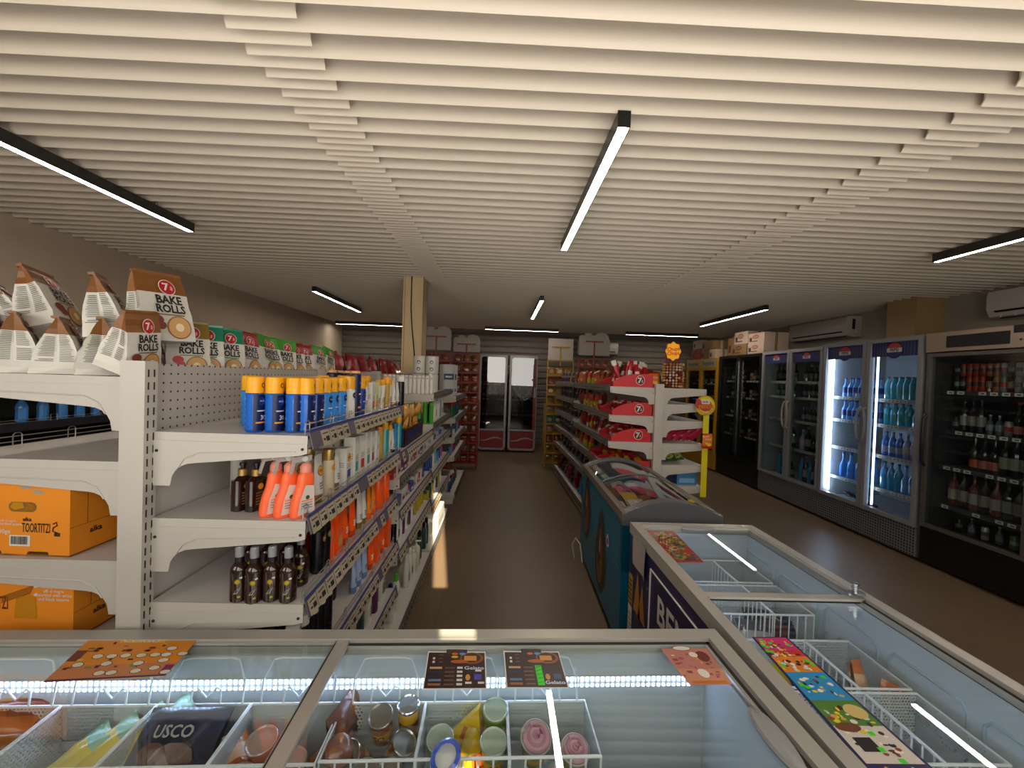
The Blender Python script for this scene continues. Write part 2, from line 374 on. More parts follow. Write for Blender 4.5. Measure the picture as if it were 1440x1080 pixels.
def gondola(label,xs,y0,bays,H,rz=0,slots=True,cat='shelving unit',panelH=None,half=.03,back=True,name='shelving_unit',base=.46):
    g=tag(empty(name,(xs,y0,0),rz),label,cat)
    global TAGS
    TAGS=MB(); L=sum(b[0] for b in bays); y=0
    ends=[0]
    for b in bays: ends.append(ends[-1]+b[0])
    for i,yy in enumerate(ends):
        u=MB(); u.box(-half-.002,half+.002,yy-.02,yy+.02,0,H,cream)
        if slots and i==0:
            zz=.2
            while zz<H-.03:
                for s in (-1,1):
                    for q in (-.009,.009): u.box(*sorted((s*(half+.0015),s*(half+.0028))),yy+q-.002,yy+q+.002,zz,zz+.02,slotm)
                zz+=.034
        u.build('upright',g)
    for i,b in enumerate(bays):
        if back:
            tz=max([q[0] for q in b[1]]); MB().box(-.012,.012,ends[i]+.02,ends[i+1]-.02,.1,tz-.03,creamd).build('back_panel',g); MB().box(-.012,.012,ends[i]+.02,ends[i+1]-.02,tz-.03,(b[3] if len(b)>3 else (panelH or H))-.006,peg).build('perforated_panel',g)
        for s,lst in ((1,b[1]),(-1,b[2])):
            for it in lst:
                z,tip,rail,gd=(tuple(it)+(None,)*4)[:4] if isinstance(it,(tuple,list)) else (it,base,'tags',False)
                shelf(g,0,s,ends[i]+.012,ends[i+1]-.012,z,tip or base,rail,gd,half=half,single=(slots and i==0 and z>.3))
        if b[1]: MB().box(half,.44*base/.46,ends[i]+.02,ends[i+1]-.02,0,.085,creamd).build('plinth',g)
        if b[2]: MB().box(-.44*base/.46,-half,ends[i]+.02,ends[i+1]-.02,0,.085,creamd).build('plinth',g)
    if TAGS.v: tag(TAGS.build('price_tags',g),kind='stuff')
    return g
XS=-.968; G1Y=1.105; TIPX=-.525; D1=TIPX-XS
t=lambda z,g=False,r='tags':(z,D1,r,g)
n_=lambda z,r='bare':(z,.55,r,False)
# left gondola: near bay, bay with paper bags, bay with white roll-ons
bays=[(1.035,[t(1.31,True),t(1.075,True),t(.845,True),t(.60,True),t(.36),(.115,D1+.015,'tags',False)],[n_(1.455,None),(1.225,.55,None,True),n_(.955,None),n_(.715,None),n_(.4,None),n_(.12,None)]),
      (1.00,[t(1.06),t(.93,False,'worn'),t(.745),t(.52),(.115,D1+.015,'worn',False)],[n_(1.455,None),n_(.955,None),n_(.12,None)]),
      (1.05,[t(1.335,False,'worn'),t(1.10,False,'worn'),t(.93),t(.70),t(.45),(.115,D1+.015,'worn',False)],[n_(1.455,None),n_(.955,None),n_(.12,None)],1.49)]
gond_l=gondola('long cream double-sided shop shelving on the left of the aisle, nearest the freezers',XS,G1Y,bays,1.5)
G2Y=4.66
gond_l2=gondola('cream shelving run behind the beige column on the left of the aisle',XS,G2Y,[(1.25,[t(1.235,False,'worn'),t(.99,False,'worn'),t(.76,False,'worn'),t(.55,False,'worn'),(.115,D1+.015,'worn',False)],[n_(.9,None)])],1.45)
# right gondola
RX=1.37; RY=3.50; DR=.43; RR=.028
rb=lambda z:(z,DR,'worn',False); rn=lambda z:(z,DR,None,False)
gond_r=gondola('cream double-sided shelving right of the aisle with crisps and red display boxes',RX,RY,[(1.5,[rn(1.44),rn(1.30),rn(1.155),rn(.955),rn(.765),rn(.58),rn(.12)],[rb(1.44),rb(1.19),rb(.96),rb(.73),rb(.5),rb(.12)],1.43),(1.45,[rn(1.44),rn(1.155),rn(.765),rn(.12)],[rb(1.44),rb(1.23),rb(1.0),rb(.76),rb(.5),rb(.12)],1.43)],1.475,rz=RR,slots=False,half=.035,base=DR)
# dark wall shelving far left, seen through the near shelves
wsm=mat('wall_shelf_dark','#2d2c2a',.6); wsg=mat('wall_shelf_olive','#3a3c2c',.8)
ws=tag(empty('wall_shelving',(-3.5,1.2,0)),'dark wall shelving against the left wall, seen through the near shelves','shelving unit')
MB().box(-.03,0,0,4.2,0,1.5,wsg).build('back_panel',ws)
for z in (1.36,1.085,.80,.5,.12):
    b=MB().box(0,.48,0,4.2,z-.03,z,wsm); o=b.build('shelf',ws)
    g=MB()
    for q in (.015,.03): g.tube([(.47,0,z+q),(.47,4.2,z+q)],.002,wire,5)
    for k in range(12): g.tube([(.47,.2+k*.35,z),(.47,.2+k*.35,z+.05),(.47,.24+k*.35,z+.05),(.47,.24+k*.35,z)],.002,wire,5)
    g.build('wire_guard',ws)
    MB().box(.48,.488,0,4.2,z-.04,z+.01,mat('dark_rail','#26262e',.5)).build('price_rail',ws)
# ================================================================ CHEST FREEZERS
liner=mat('freezer_liner','#c2cdd0',.35,noise=.04,nscale=6)
lid=glassmat('freezer_glass',(.95,.975,.97),f0=.06)
gask=mat('gasket_black','#1c1b1a',.6)
ledm=mat('led_dot','#dfeaff',.5,emit=10,emitcol='#b4d0ff')
navy=mat('freezer_navy','#1a1c4c',.35)
whitep=mat('white_plastic','#d8d8d4',.4)
def chest(name,label,L,D,H,loc,rz,body,split,led=1,end_handle=True):
    f=tag(empty(name,loc,rz),label,'freezer')
    a,b,w=L/2,D/2,.05
    m=MB()
    m.box(-a,a,-b,-b+w,.06,H-.03,body).box(-a,a,b-w,b,.06,H-.03,body).box(-a,-a+w,-b+w,b-w,.06,H-.03,body).box(a-w,a,-b+w,b-w,.06,H-.03,body).box(-a,a,-b,b,.05,.12,body)
    e=.002
    m.box(-a+w,a-w,-b+w,-b+w+e,.12,H-.03,liner).box(-a+w,a-w,b-w-e,b-w,.12,H-.03,liner).box(-a+w,-a+w+e,-b+w,b-w,.12,H-.03,liner).box(a-w-e,a-w,-b+w,b-w,.12,H-.03,liner).box(-a+w,a-w,-b+w,b-w,.12,.122,liner)
    m.box(-a+.03,a-.03,-b+.03,b-.03,0,.06,gask)
    m.build('cabinet',f)
    r=MB(); rw=.034
    for (x0,x1,y0,y1) in ((-a-.004,a+.004,b-rw,b+.004),(-a-.004,a+.004,-b-.004,-b+rw),(-a-.004,-a+rw,-b+rw,b-rw),(a-rw,a+.004,-b+rw,b-rw)):
        r.box(x0,x1,y0,y1,H-.05,H,alu)
    q=.012
    for (x0,x1,y0,y1) in ((-a+rw,a-rw,b-rw-q,b-rw),(-a+rw,a-rw,-b+rw,-b+rw+q),(-a+rw,-a+rw+q,-b+rw,b-rw),(a-rw-q,a-rw,-b+rw,b-rw)):
        r.box(x0,x1,y0,y1,H-.04,H-.012,alu).box(x0+.002,x1-.002,y0+.002,y1-.002,H-.012,H-.0105,gask)
    r.build('rim',f)
    for k,(x0,x1,z) in enumerate(((-a+rw,split+.02,H-.006),(split-.02,a-rw,H-.0145))):
        le=MB(); fw=.03
        y0,y1=-b+rw,b-rw
        le.box(x0+.004,x1-.004,y0,y1,z-.0045,z,lid); 
        lo=le.build('glass_lid',f)
        fr=MB(); xe=(x1-fw,x1) if k==0 else (x0,x0+fw)
        fr.box(*xe,y0,y1,z-.005,z+.003,alu); xg=(x1-fw-.004,x1-fw) if k==0 else (x0+fw,x0+fw+.004)
        fr.box(*xg,y0,y1,z-.005,z+.0015,gask)
        xo=(x0,x0+.018) if k==0 else (x1-.018,x1)
        fr.box(*xo,y0,y1,z-.005,z+.002,alu)
        for yy in ((y0,y0+.01),(y1-.01,y1)): fr.box(x0,x1,*yy,z-.005,z+.0015,alu)
        fr.build('lid_frame',lo)
        if end_handle:
            hx=x0+.06 if k==0 else x1-.06
            MB().lathe([(0,0),(.075,0),(.08,.006),(.07,.012),(0,.014)],mat('lid_handle','#8f918f',.35),18,.3,1,X=T(hx-(.03 if k==0 else -.03),0,z)).build('lid_handle',lo)
    if led:
        s=MB()
        if led<0: s.X=Matrix.Scale(-1,4,(0,1,0))  # mirrored strip is the added, unseen one
        s.box(-a+w+.03,a-w-.03,b-w-.008,b-w-e,H-.112,H-.085,whitep); x=-a+w+.04
        while x<a-w-.04:
            s.box(x,x+.006,b-w-.0095,b-w-.008,H-.097,H-.087,ledm).box(x,x+.006,b-w-.0095,b-w-.008,H-.111,H-.105,ledm); x+=.0135  # lower row of dots imitates the strip's doubled reflection
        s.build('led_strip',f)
    return f
FH=.808
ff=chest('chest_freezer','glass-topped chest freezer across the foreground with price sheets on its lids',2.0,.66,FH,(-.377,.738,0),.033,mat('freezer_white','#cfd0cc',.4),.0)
# navy freezer lying along the aisle: local +X points to the entrance
nf=chest('chest_freezer','navy chest freezer with white lettering along the right side of the aisle',1.72,.60,.80,(.955,1.10,0),-PI/2-.0,navy,-.215,led=-1)  # unseen light strip added under the aisle rim to brighten the inside
# lettering and stickers printed on the aisle face of the navy freezer: aisle face is local -Y (world -X)
def nfn(u,v,o=.0012): return (u,-.30-o,v)
t_=MB(); wh=mat('print_white','#d9d6cf',.5)
BX=-.465
t_.text('BEN',.155,wh,nfn,BX+.10,.575,.02)
P=[(BX-.12,.42),(BX-.12,.70),(BX+.36,.70),(BX+.36,.42)]
for i in range(4):
    (x0,z0),(x1,z1)=P[i],P[(i+1)%4]; t_.tube([nfn(x0,z0),nfn(x1,z1)],.004,wh,5)
gold=mat('print_gold','#b07a2a',.5)
for cx,h in ((BX-.21,.16),(BX-.27,.20)): t_.poly([nfn(cx-.045,.42),nfn(cx+.045,.42),nfn(cx,.42+h)],gold)
t_.text('&',.12,wh,nfn,BX+.5,.60,.02)
t_.build('printed_lettering',nf)
t_=MB(); yl=mat('label_yellow','#b58a1e',.5)
t_.rect(-.855,-.80,.42,.56,yl,nfn); t_.rect(-.855,-.80,.25,.41,wh,nfn)
for k in range(5): t_.rect(-.85,-.81,.44+k*.022,.448+k*.022,ink,lambda u,v:nfn(u,v,.002)); t_.rect(-.85,-.81,.27+k*.024,.275+k*.024,ink,lambda u,v:nfn(u,v,.002))
t_.build('energy_label',nf)
sc=MB()
for x,z in ((-.60,.66),(-.61,.60),(-.26,.64),(-.17,.66)): sc.lathe([(0,0),(.005,0),(.005,.002),(0,.003)],steel,8,X=T(x,-.301,z,rx=PI/2))
sc.build('screw_heads',nf)
paper=mat('paper_white','#b3a8a0',.7)
sh=MB(); n=8
for i in range(n):
    pass
vs=[];fs=[]
for i in range(9):
    for j in range(7):
        u=i/8;v=j/6; vs.append((-.81+.18*u,-.3035-.010*max(0,u-.75)*4*(1-v*.5)-.0015*math.sin(6*u+3*v),.625+.14*v))
for i in range(8):
    for j in range(6): fs.append((i*7+j,(i+1)*7+j,(i+1)*7+j+1,i*7+j+1))
vs+= [(a,b_+.0006,c) for a,b_,c in vs]; N=63; fs+=[tuple(N+q for q in f[::-1]) for f in fs]
sh.add(vs,fs,paper); sheet=sh.build('paper_sheet',None); sheet.matrix_world=nf.matrix_basis; tag(sheet,'blank white paper sheet taped to the side of the navy freezer','paper sheet')
# lock pin on the lid bar
lk=tag(empty('lid_lock',(1.205,1.318,.803)),'small chrome lock pin standing on the right rim of the navy freezer','lock')
MB().rbox(-.03,.03,-.012,.012,0,.007,.006,steel).build('base_plate',lk)
MB().lathe([(.008,.007),(.008,.02),(.0105,.021),(.0105,.026),(.009,.027),(.009,.031),(.0105,.032),(.0105,.037),(0,.038)],steel,12).build('pin',lk)
# raised hearts and scrolls pressed into the right inner wall
em=MB(); lm=mat('liner_relief','#a9bcc2',.35)
for k in range(6):
    cx=-.72+k*.245; Z=.60; Y=.249
    pts=[]
    for i in range(25):
        a=2*PI*i/24; hx=16*math.sin(a)**3; hz=13*math.cos(a)-5*math.cos(2*a)-2*math.cos(3*a)-math.cos(4*a)
        pts.append((cx+hx*.0026,Y,Z+hz*.0026))
    em.tube(pts[:-1],.006,lm,6,True)
    for s in (-1,1):
        em.tube([(cx+s*(.03+.05*q/8+.02*math.cos(q*.9)),Y,Z-.015+.03*math.sin(q*.9)) for q in range(9)],.005,lm,6)
    em.tube([(cx-.105,Y,.46),(cx-.105,Y,.68),(cx-.09,Y,.70),(cx+.09,Y,.70),(cx+.105,Y,.68),(cx+.105,Y,.46)],.005,lm,6)
em.build('liner_relief',nf)
# ---------------------------------------------------------------- teal freezer with arched sliding glass
teal=mat('freezer_teal','#0c6a8a',.35); grim=mat('freezer_grey_rim','#55565a',.4); gtop=mat('freezer_beige_rim','#7c7468',.45,.3)
tf=tag(empty('display_freezer',(.945,2.16,0),-.02),'teal ice cream freezer with curved glass top behind the navy freezer','freezer')
W2,LT,HT=.265,1.22,.795
def arch(x): return HT-.035+.075*(1-(x/W2)**2)
m=MB(); m.box(-W2,W2,0,.04,.05,HT-.05,teal).box(-W2,W2,LT-.04,LT,.05,HT-.05,teal).box(-W2,-W2+.04,0,LT,.05,HT-.05,teal).box(W2-.04,W2,0,LT,.05,HT-.05,teal).box(-W2,W2,0,LT,.05,.45,mat('freezer_inside','#c4c8cc',.4)).box(-W2+.03,W2-.03,.03,LT-.03,0,.05,gask)
m.box(-W2-.0015,-W2,0,LT,.05,.45,teal).box(-W2,W2,-.0015,0,.05,.45,teal); m.build('cabinet',tf)
def art(m,cy_,cz,ry,rz_,mt,o,n=28,tilt=0):
    P=[]
    for k in range(n):
        a=2*PI*k/n; s_=1+.35*max(0,math.sin(a))**3
        P.append((-W2-.0015-o,cy_+ry*math.cos(a)*(1-.25*max(0,math.sin(a))),cz+rz_*math.sin(a)*s_))
    m.poly(P[::-1],mt)
brown=mat('print_brown','#33281f',.5); choc=mat('print_choc','#4a2a18',.5); cara=mat('print_caramel','#8a5a30',.5); creamp=mat('print_cream','#b59a78',.5)
g=MB()
for cy_,cz,s_ in ((.98,.47,1),(.48,.33,1.05)):
    art(g,cy_,cz,.15*s_,.22*s_,brown,.001); art(g,cy_+.02,cz-.03,.08*s_,.15*s_,cara,.0018); art(g,cy_+.035,cz+.0,.05*s_,.10*s_,choc,.0024); art(g,cy_-.01,cz-.1,.05*s_,.06*s_,cara,.003); art(g,cy_+.02,cz+.06,.018*s_,.05*s_,creamp,.0032)
art(g,.30,.50,.035,.035,wh,.0034); art(g,.30,.50,.022,.018,mat('print_red','#9c2228',.5),.0044)
g.build('printed_artwork',tf)
r=MB(); K=14
for (y0,y1) in ((-.008,.05),(LT-.05,LT+.008)):      # arched end bands
    P=[(-W2-.006,HT-.085)]+[(x,arch(x)+.012) for x in [(-1+2*k/K)*(W2+.006) for k in range(K+1)]]+[(W2+.006,HT-.085)]
    n=len(P); vs=[(p[0],y0,p[1]) for p in P]+[(p[0],y1,p[1]) for p in P]
    r.add(vs,[tuple(range(n)),tuple(range(2*n-1,n-1,-1))]+[(i,n+i,n+(i+1)%n,(i+1)%n) for i in range(n)][::1],grim)
r.box(-W2-.008,-W2+.03,-.006,LT+.006,HT-.06,HT-.015,gtop).box(W2-.03,W2+.008,-.006,LT+.006,HT-.06,HT-.015,gtop)
r.build('rim',tf)
for k,(y0,y1,dz) in enumerate(((.05,.64,.004),(.58,LT-.05,-.004))):
    gl=MB(); P=[(x,arch(x)+dz) for x in [(-1+2*i/K)*(W2-.012) for i in range(K+1)]]
    vs=[(p[0],y,p[1]+q) for q in (0,.004) for p in P for y in (y0,y1)]; n=2*(K+1)
    fs=[]
    for i in range(K): fs+=[(2*i,2*i+1,2*i+3,2*i+2),(n+2*i+2,n+2*i+3,n+2*i+1,n+2*i)]
    gl.add(vs,fs,lid); lo=gl.build('glass_lid',tf)
    b=MB()
    for yy in (y0,y1-.012): b.tube([(p[0],yy+.006,p[1]+.003) for p in P],.007,grim,6)
    for s_ in (-1,1): b.tube([(s_*(W2-.012),y0+.006,arch(W2-.012)+.003),(s_*(W2-.012),y1-.006,arch(W2-.012)+.003)],.006,grim,6)
    b.build('lid_frame',lo)
cb=tag(MB().tube([(-.33,1.1,.03),(-.36,1.06,.16),(-.345,1.0,.24),(-.31,.98,.2),(-.29,.97,.06)],.005,wh,6,X=tf.matrix_basis).build('power_cable'),'white looped power cable at the foot of the teal freezer','cable')
# ================================================================ GLASS DOOR FRIDGES
fglass=glassmat('fridge_glass',(.86,.9,.9),.9)
fgrey=mat('fridge_grey','#8a8b8e',.4,.2); fdark=mat('fridge_black','#0c0c0d',.35); fin=mat('fridge_inside','#a3aaae',.5); find=mat('fridge_inside_dark','#2b2c2b',.6); fshelf=mat('fridge_shelf','#9aa0a4',.4,.3)
grille=patmat('fridge_grille','#6c6e72','#101011',.026,.0085,'YZ')
def fridge(name,label,loc,W,D,H,rz=0,body=fgrey,inside=fin,base=.29,head=.0,doors=2,grillm=None,shelves=(),frame=.04,dframe=None,handles='curve',led=None,sheldeck=fshelf,lip=True,glass=None,rnd=0,hang=None):
    f=tag(empty(name,loc,rz),label,'fridge')
    w=.03; dm=dframe or body
    c=MB(); c.box(.05,D,0,w,.02,H,body).box(.05,D,W-w,W,.02,H,body).box(D-.03,D,w,W-w,.02,H,body).box(.05,D-.03,w,W-w,H-.04,H,body).box(.05,D-.03,w,W-w,.02,base-.01,body)
    c.box(D-.032,D-.03,w,W-w,base,H-.04,inside).box(.06,D-.03,w,w+.002,base,H-.04,inside).box(.06,D-.03,W-w-.002,W-w,base,H-.04,inside).box(.06,D-.03,w,W-w,base-.01,base-.006,inside).box(.06,D-.03,w,W-w,H-.044,H-.04,inside)
    for y in (.05,W-.05): c.lathe([(.02,0),(.02,.03)],fdark,8,X=T(.12,y,0)).lathe([(.02,0),(.02,.03)],fdark,8,X=T(D-.1,y,0))
    c.build('cabinet',f)
    MB().box(.012,.05,.004,W-.004,.03,base-.008,grillm or body).build('base_grille',f)
    top=H-.005-head
    if head: MB().box(.0,.05,0,W,top+.004,H,dm).build('header_panel',f)
    dw=W/doors
    for k in range(doors):
        y0,y1=k*dw+.003,(k+1)*dw-.003
        d=MB()
        for q in ((y0,y0+frame,base,top),(y1-frame,y1,base,top),(y0+frame,y1-frame,base,base+frame),(y0+frame,y1-frame,top-frame,top)): d.box(0,.05,*q,dm)
        do=d.build('door',f)
        MB().box(.018,.024,y0+frame-.002,y1-frame+.002,base+frame-.002,top-frame+.002,glass or fglass).build('glass_pane',do)
        h=MB()
        left=(k==0) if doors==2 else True      # hinge sides outwards, handles meet in the middle
        hy=(y1-.02 if k==0 else y0+.02) if doors==2 else y1-.02
        mz=(base+top)/2
        if handles=='curve':
            s=1 if k==0 else -1
            h.tube([(-.004,hy,mz-.17),(-.03,hy-s*.0,mz-.15),(-.035,hy-s*.02,mz-.07),(-.035,hy-s*.024,mz),(-.035,hy-s*.02,mz+.07),(-.03,hy,mz+.15),(-.004,hy,mz+.17)],.012,hang or mat('handle_grey','#77797b',.35),8)
            h.build('handle',do)
        elif handles=='bar':
            h.box(-.02,0,hy-.012,hy+.012,base+.1,top-.1,steel); h.build('handle',do)
        elif handles=='black':
            h.tube([(0,hy,mz-.22),(-.03,hy,mz-.18),(-.035,hy,mz),(-.03,hy,mz+.18),(0,hy,mz+.22)],.014,dark,8); h.build('handle',do)
    for z in shelves:
        segs=[(w+.008,W/2-.012),(W/2+.012,W-w-.008)] if doors==2 else [(w+.008,W-w-.008)]
        for (a,b_) in segs:
            s=MB(); y=a
            s.box(.10,.118,a,b_,z-.03,z+.004,sheldeck)
            s.box(.118,D-.05,a,a+.006,z-.008,z,sheldeck).box(.118,D-.05,b_-.006,b_,z-.008,z,sheldeck)
            while y<b_: s.box(.118,D-.05,y,y+.004,z-.005,z,sheldeck); y+=.024
            so_=s.build('shelf',f)
            y=a+.02
            while y<b_-.06:
                if random.random()<.75: tg=MB(); tg.box(.0985,.0995,y,y+.05,z-.026,z-.001,tagm if handles!='black' else wh); tg.box(.098,.0985,y+.01,y+.035,z-.018,z-.010,ink); tg.build('price_tag',so_)
                y+=.075
    if led:
        for y in led:
            l=MB(); l.box(.062,.075,y,y+.012,base+.05,top-.07,ledf if y>W/2 else mullion_glow); l.build('led_strip',f)  # near-door strip is an added glow, not a lamp
    return f
ledf=mat('fridge_led','#eef3ff',.5,emit=17,emitcol='#cfe0ff')
mullion_glow=mat('fridge_led_soft','#e6eefc',.5,emit=3,emitcol='#cfe0ff')  # glow added to imitate the lit inner side of the mullion
FX=3.66
def roundel(f,y,z,R=.052):
    s=MB(); fn=lambda u,v,o=0:(.016-o,y-u,z+v)
    s.disc(0,0,R,R,mat('roundel_navy','#10142e',.4),lambda u,v:fn(u,v,.001),24)
    def arc(a0,a1,rr,o,m_):
        s.poly([fn(rr*math.cos(a0+(a1-a0)*k/12),rr*math.sin(a0+(a1-a0)*k/12),o) for k in range(13)],m_)
    arc(math.radians(14),math.radians(166),R*.9,.0016,mat('roundel_red','#a8392f',.4)); arc(math.radians(194),math.radians(346),R*.9,.0016,mat('roundel_blue','#1c2c6a',.4))
    s.rect(-R*.92,R*.92,-R*.24,R*.24,mat('roundel_white','#b8b8bc',.4),lambda u,v:fn(u,v,.0018))
    s.text('PEPSI',R*.48,ink,lambda u,v:fn(u,v,.0026),0,0,.03)
    s.build('logo_roundel',f)
hb=mat('header_stripes','#23264a',.4); hb2=mat('header_stripes_light','#3a4180',.4)
def header(f,y0,y1,z0,z1):
    s=MB(); s.box(.0165,.0178,y0,y1,z0,z1,hb)
    y=y0+.01
    while y<y1-.02: s.box(.0158,.0165,y,y+.008,z0,z1,hb2); y+=.03
    s.build('header_panel',f)
f1=fridge('drinks_fridge','grey double-door fridge lit bright white inside, full of blue water bottles',(FX,3.455,0),1.10,.74,1.99,base=.29,grillm=grille,shelves=(1.40,1.15,.845,.515),led=(1.10-.075,.483))
for y in (.275,.825): header(f1,y-.23,y+.23,1.81,1.945); roundel(f1,y,1.868,.08)
f2=fridge('drinks_fridge','unlit grey double-door fridge with pale curved handle, left of the lit one',(FX,4.56,0),1.09,.74,1.97,base=.30,grillm=grille,shelves=(1.56,1.36,1.06,.70),inside=fin,hang=mat('handle_cream','#a79c85',.4))
for y in (.27,.81): header(f2,y-.23,y+.23,1.80,1.925); roundel(f2,y,1.855,.066)
f3=fridge('drinks_fridge','tall black double-door fridge between the grey fridge and the yellow one',(FX,5.66,0),1.12,.74,1.96,base=.32,body=fdark,inside=find,shelves=(1.56,1.3,1.0,.7),handles='bar',sheldeck=mat('fridge_shelf_dark','#33363a',.5))
yel=mat('fridge_yellow','#a8790f',.45)
f4=fridge('beer_fridge','yellow double-door beer fridge with lettered white header, farthest of the fridge row',(FX-.03,6.80,0),1.12,.74,1.94,base=.3,body=yel,inside=find,shelves=(1.5,1.2,.9,.6),head=.16,sheldeck=mat('fridge_shelf_dark','#33363a',.5))
hd=MB()
for y in (.28,.84):
    hd.box(-.002,0,y-.24,y+.24,1.79,1.92,mat('header_white','#8f8a78',.5)); hd.text('Bergenbier',.095,mat('print_green','#20301c',.5),lambda u,v:(-.003,y-u,1.855+v),0,0,.015)
hd.build('header_sign',f4)
f5=fridge('wine_fridge','single-door dark fridge at the right edge holding wine and beer bottles',(FX,2.70,0),.72,.74,1.82,base=.33,body=mat('wine_fridge_body','#3c3a38',.4),inside=find,doors=1,shelves=(1.50,1.17,.865,.54),handles='black',frame=.028,dframe=mat('fridge_door_alu','#6e6a64',.35,.6),sheldeck=mat('fridge_shelf_dark','#33363a',.5),grillm=fdark)
hd=MB(); hm=mat('wine_fridge_head','#8d7c6c',.4,.2)
hd.box(-.012,.5,0,.72,1.825,1.985,hm).box(-.0145,-.012,.14,.56,1.855,1.95,dark).box(-.0148,-.012,0,.12,1.93,1.985,dark)
for k in range(3): hd.lathe([(0,0),(.008,0),(.008,.003),(0,.003)],dark,8,X=T(-.012,.03+k*.024,1.88,ry=-PI/2))
hd.build('header_panel',f5)
# two red coolers at the very back, facing the aisle
red=mat('cooler_red','#7c1218',.4); csil=mat('cooler_silver','#8d8d8a',.35,.5)
def cooler(x0,label):
    W=.56
    f=fridge('drinks_cooler',label,(x0+W,8.05,0),W,.68,1.93,rz=R90,body=red,inside=find,base=.42,doors=1,shelves=(1.35,1.05,.75),handles=None,frame=.03,dframe=csil,sheldeck=mat('fridge_shelf_dark','#33363a',.5),glass=glassmat('cooler_glass',(.6,.62,.62),1.0,f0=.09))
    s=MB()
    # one silver band with rounded corners round the whole front and the white swoosh on the kick panel
    P=[];Q=[]
    for cx,cz,a in ((W-.09,1.84,0),(.09,1.84,PI/2),(.09,.12,PI),(W-.09,.12,1.5*PI)):
        for k in range(6):
            t0=a+R90*k/5; P.append((cx+.085*math.cos(t0),cz+.085*math.sin(t0))); Q.append((cx+.045*math.cos(t0),cz+.045*math.sin(t0)))
    n=len(P); vs=[(x,p[0],p[1]) for x in (-.006,.0) for p in P]+[(x,p[0],p[1]) for x in (-.006,.0) for p in Q]
    fs=[]
    for i in range(n):
        j=(i+1)%n; fs+=[(i,j,2*n+j,2*n+i),(i,n+i,n+j,j),(2*n+i,2*n+j,3*n+j,3*n+i)]
    s.add(vs,[q[::-1] for q in fs],csil); s.build('front_band',f)
    k=MB(); k.box(.004,.012,.05,W-.05,.05,.40,red)
    pts=[(.0025,.06+(W-.12)*i/10,.24+.03*math.sin(i*.55)) for i in range(11)]
    top=[(a,b_,c+.012+.02*math.sin(PI*i/10)) for i,(a,b_,c) in enumerate(pts)]
    k.add(pts+top,[(i,11+i,12+i,i+1) for i in range(10)],csil); k.build('kick_panel',f)
    return f
c1=cooler(-.46,'red drinks cooler at the back of the aisle, left of the pair')
c2=cooler(.14,'red drinks cooler at the back of the aisle, right of the pair')
MB().box(-.016,-.002,.02,.075,.45,1.86,red).box(-.03,-.012,.03,.065,1.1,1.3,fgrey).build('door_handle_post',c2)
c2.children[-1]
# air conditioners
acw=mat('ac_white','#c4bab0',.45)
def ac(loc,rz,label,L=1.08):
    a=tag(empty('air_conditioner',loc,rz),label,'air conditioner')
    P=[(0,0),(0,.28),(.16,.28),(.21,.26),(.225,.2),(.225,.09),(.19,.02),(.13,0)]   # depth, height
    b=MB(); n=len(P); vs=[(-p[0],0,p[1]) for p in P]+[(-p[0],L,p[1]) for p in P]
    b.add(vs,[tuple(range(n)),tuple(range(2*n-1,n-1,-1))]+[(i,n+i,n+(i+1)%n,(i+1)%n) for i in range(n)],acw)
    b.box(-.226,-.2255,.12,L*.75,.16,.163,mat('ac_line','#d7d2cc',.3)); b.build('casing',a)
    v=MB(); v.add([(-.222,.06,.075),(-.222,L-.06,.075),(-.15,L-.06,.004),(-.15,.06,.004)],[(0,1,2,3),(3,2,1,0)],dark,T(-.003,0,-.002))
    for k in range(9): v.box(-.2,-.19,.1+k*(L-.2)/8,.11+k*(L-.2)/8,.01,.06,acw)
    v.build('air_vent',a)
    s=MB(); s.box(-.13,-.09,-.0012,0,.1,.24,dark).box(-.09,-.06,-.0012,0,.06,.085,wh); s.build('side_label',a); return a
ac((WR,5.40,2.2),0,'white wall air conditioner above the unlit grey fridge')
ac((WR,2.72,2.2),0,'white wall air conditioner at the right edge above the wine fridge')
ac((2.5,WB,2.05),R90+PI if False else R90,'white air conditioner on the back wall behind the candy shelving',.85)
# ================================================================ PRODUCT KINDS
def at(x,y,Y=None,Z=None,X=None):
    d=_f*FPX+_r2*(x-720)+_u2*(540-y)
    t=X/d.x if X is not None else (Y/d.y if Y is not None else (Z-CAMH)/d.z)
    return Vector((0,0,CAMH))+d*t
def pm(h,rough=.4,**k): return mat('print_'+h.strip('#'),h,rough,**k)
Ycap=mat('cap_yellow','#f0a80a',.35); Bblue=mat('bottle_blue','#0a5fc4',.25,coat=.3); Bnavy=mat('label_navy','#0c1a4a',.35); Blight=mat('bottle_sky','#2f86d6',.3); Wpl=mat('bottle_white','#dcd9d0',.35); Orange=mat('bottle_orange','#ff5a14',.3); Gold=mat('cap_gold','#a98a4c',.3,.7); brownglass=mat('bottle_brown','#2a1209',.12,coat=.6); blackp=mat('bottle_black','#121012',.25)
clear=mat('cap_clear','#8d8f92',.15,coat=.5); orangey=mat('logo_orange','#f09a14',.4); grey_t=mat('print_grey','#8c8b84',.5); teal_p=mat('print_teal','#1f8f93',.4); green_p=mat('print_green_leaf','#4fae2a',.4); red_p=mat('print_bright_red','#d01f26',.4); pink_p=mat('print_pink','#d9778f',.4); tan_p=mat('print_tan','#c49a62',.5)
def tick(n,r0,r1,a=None): return [(r0,0),(r1,0)]
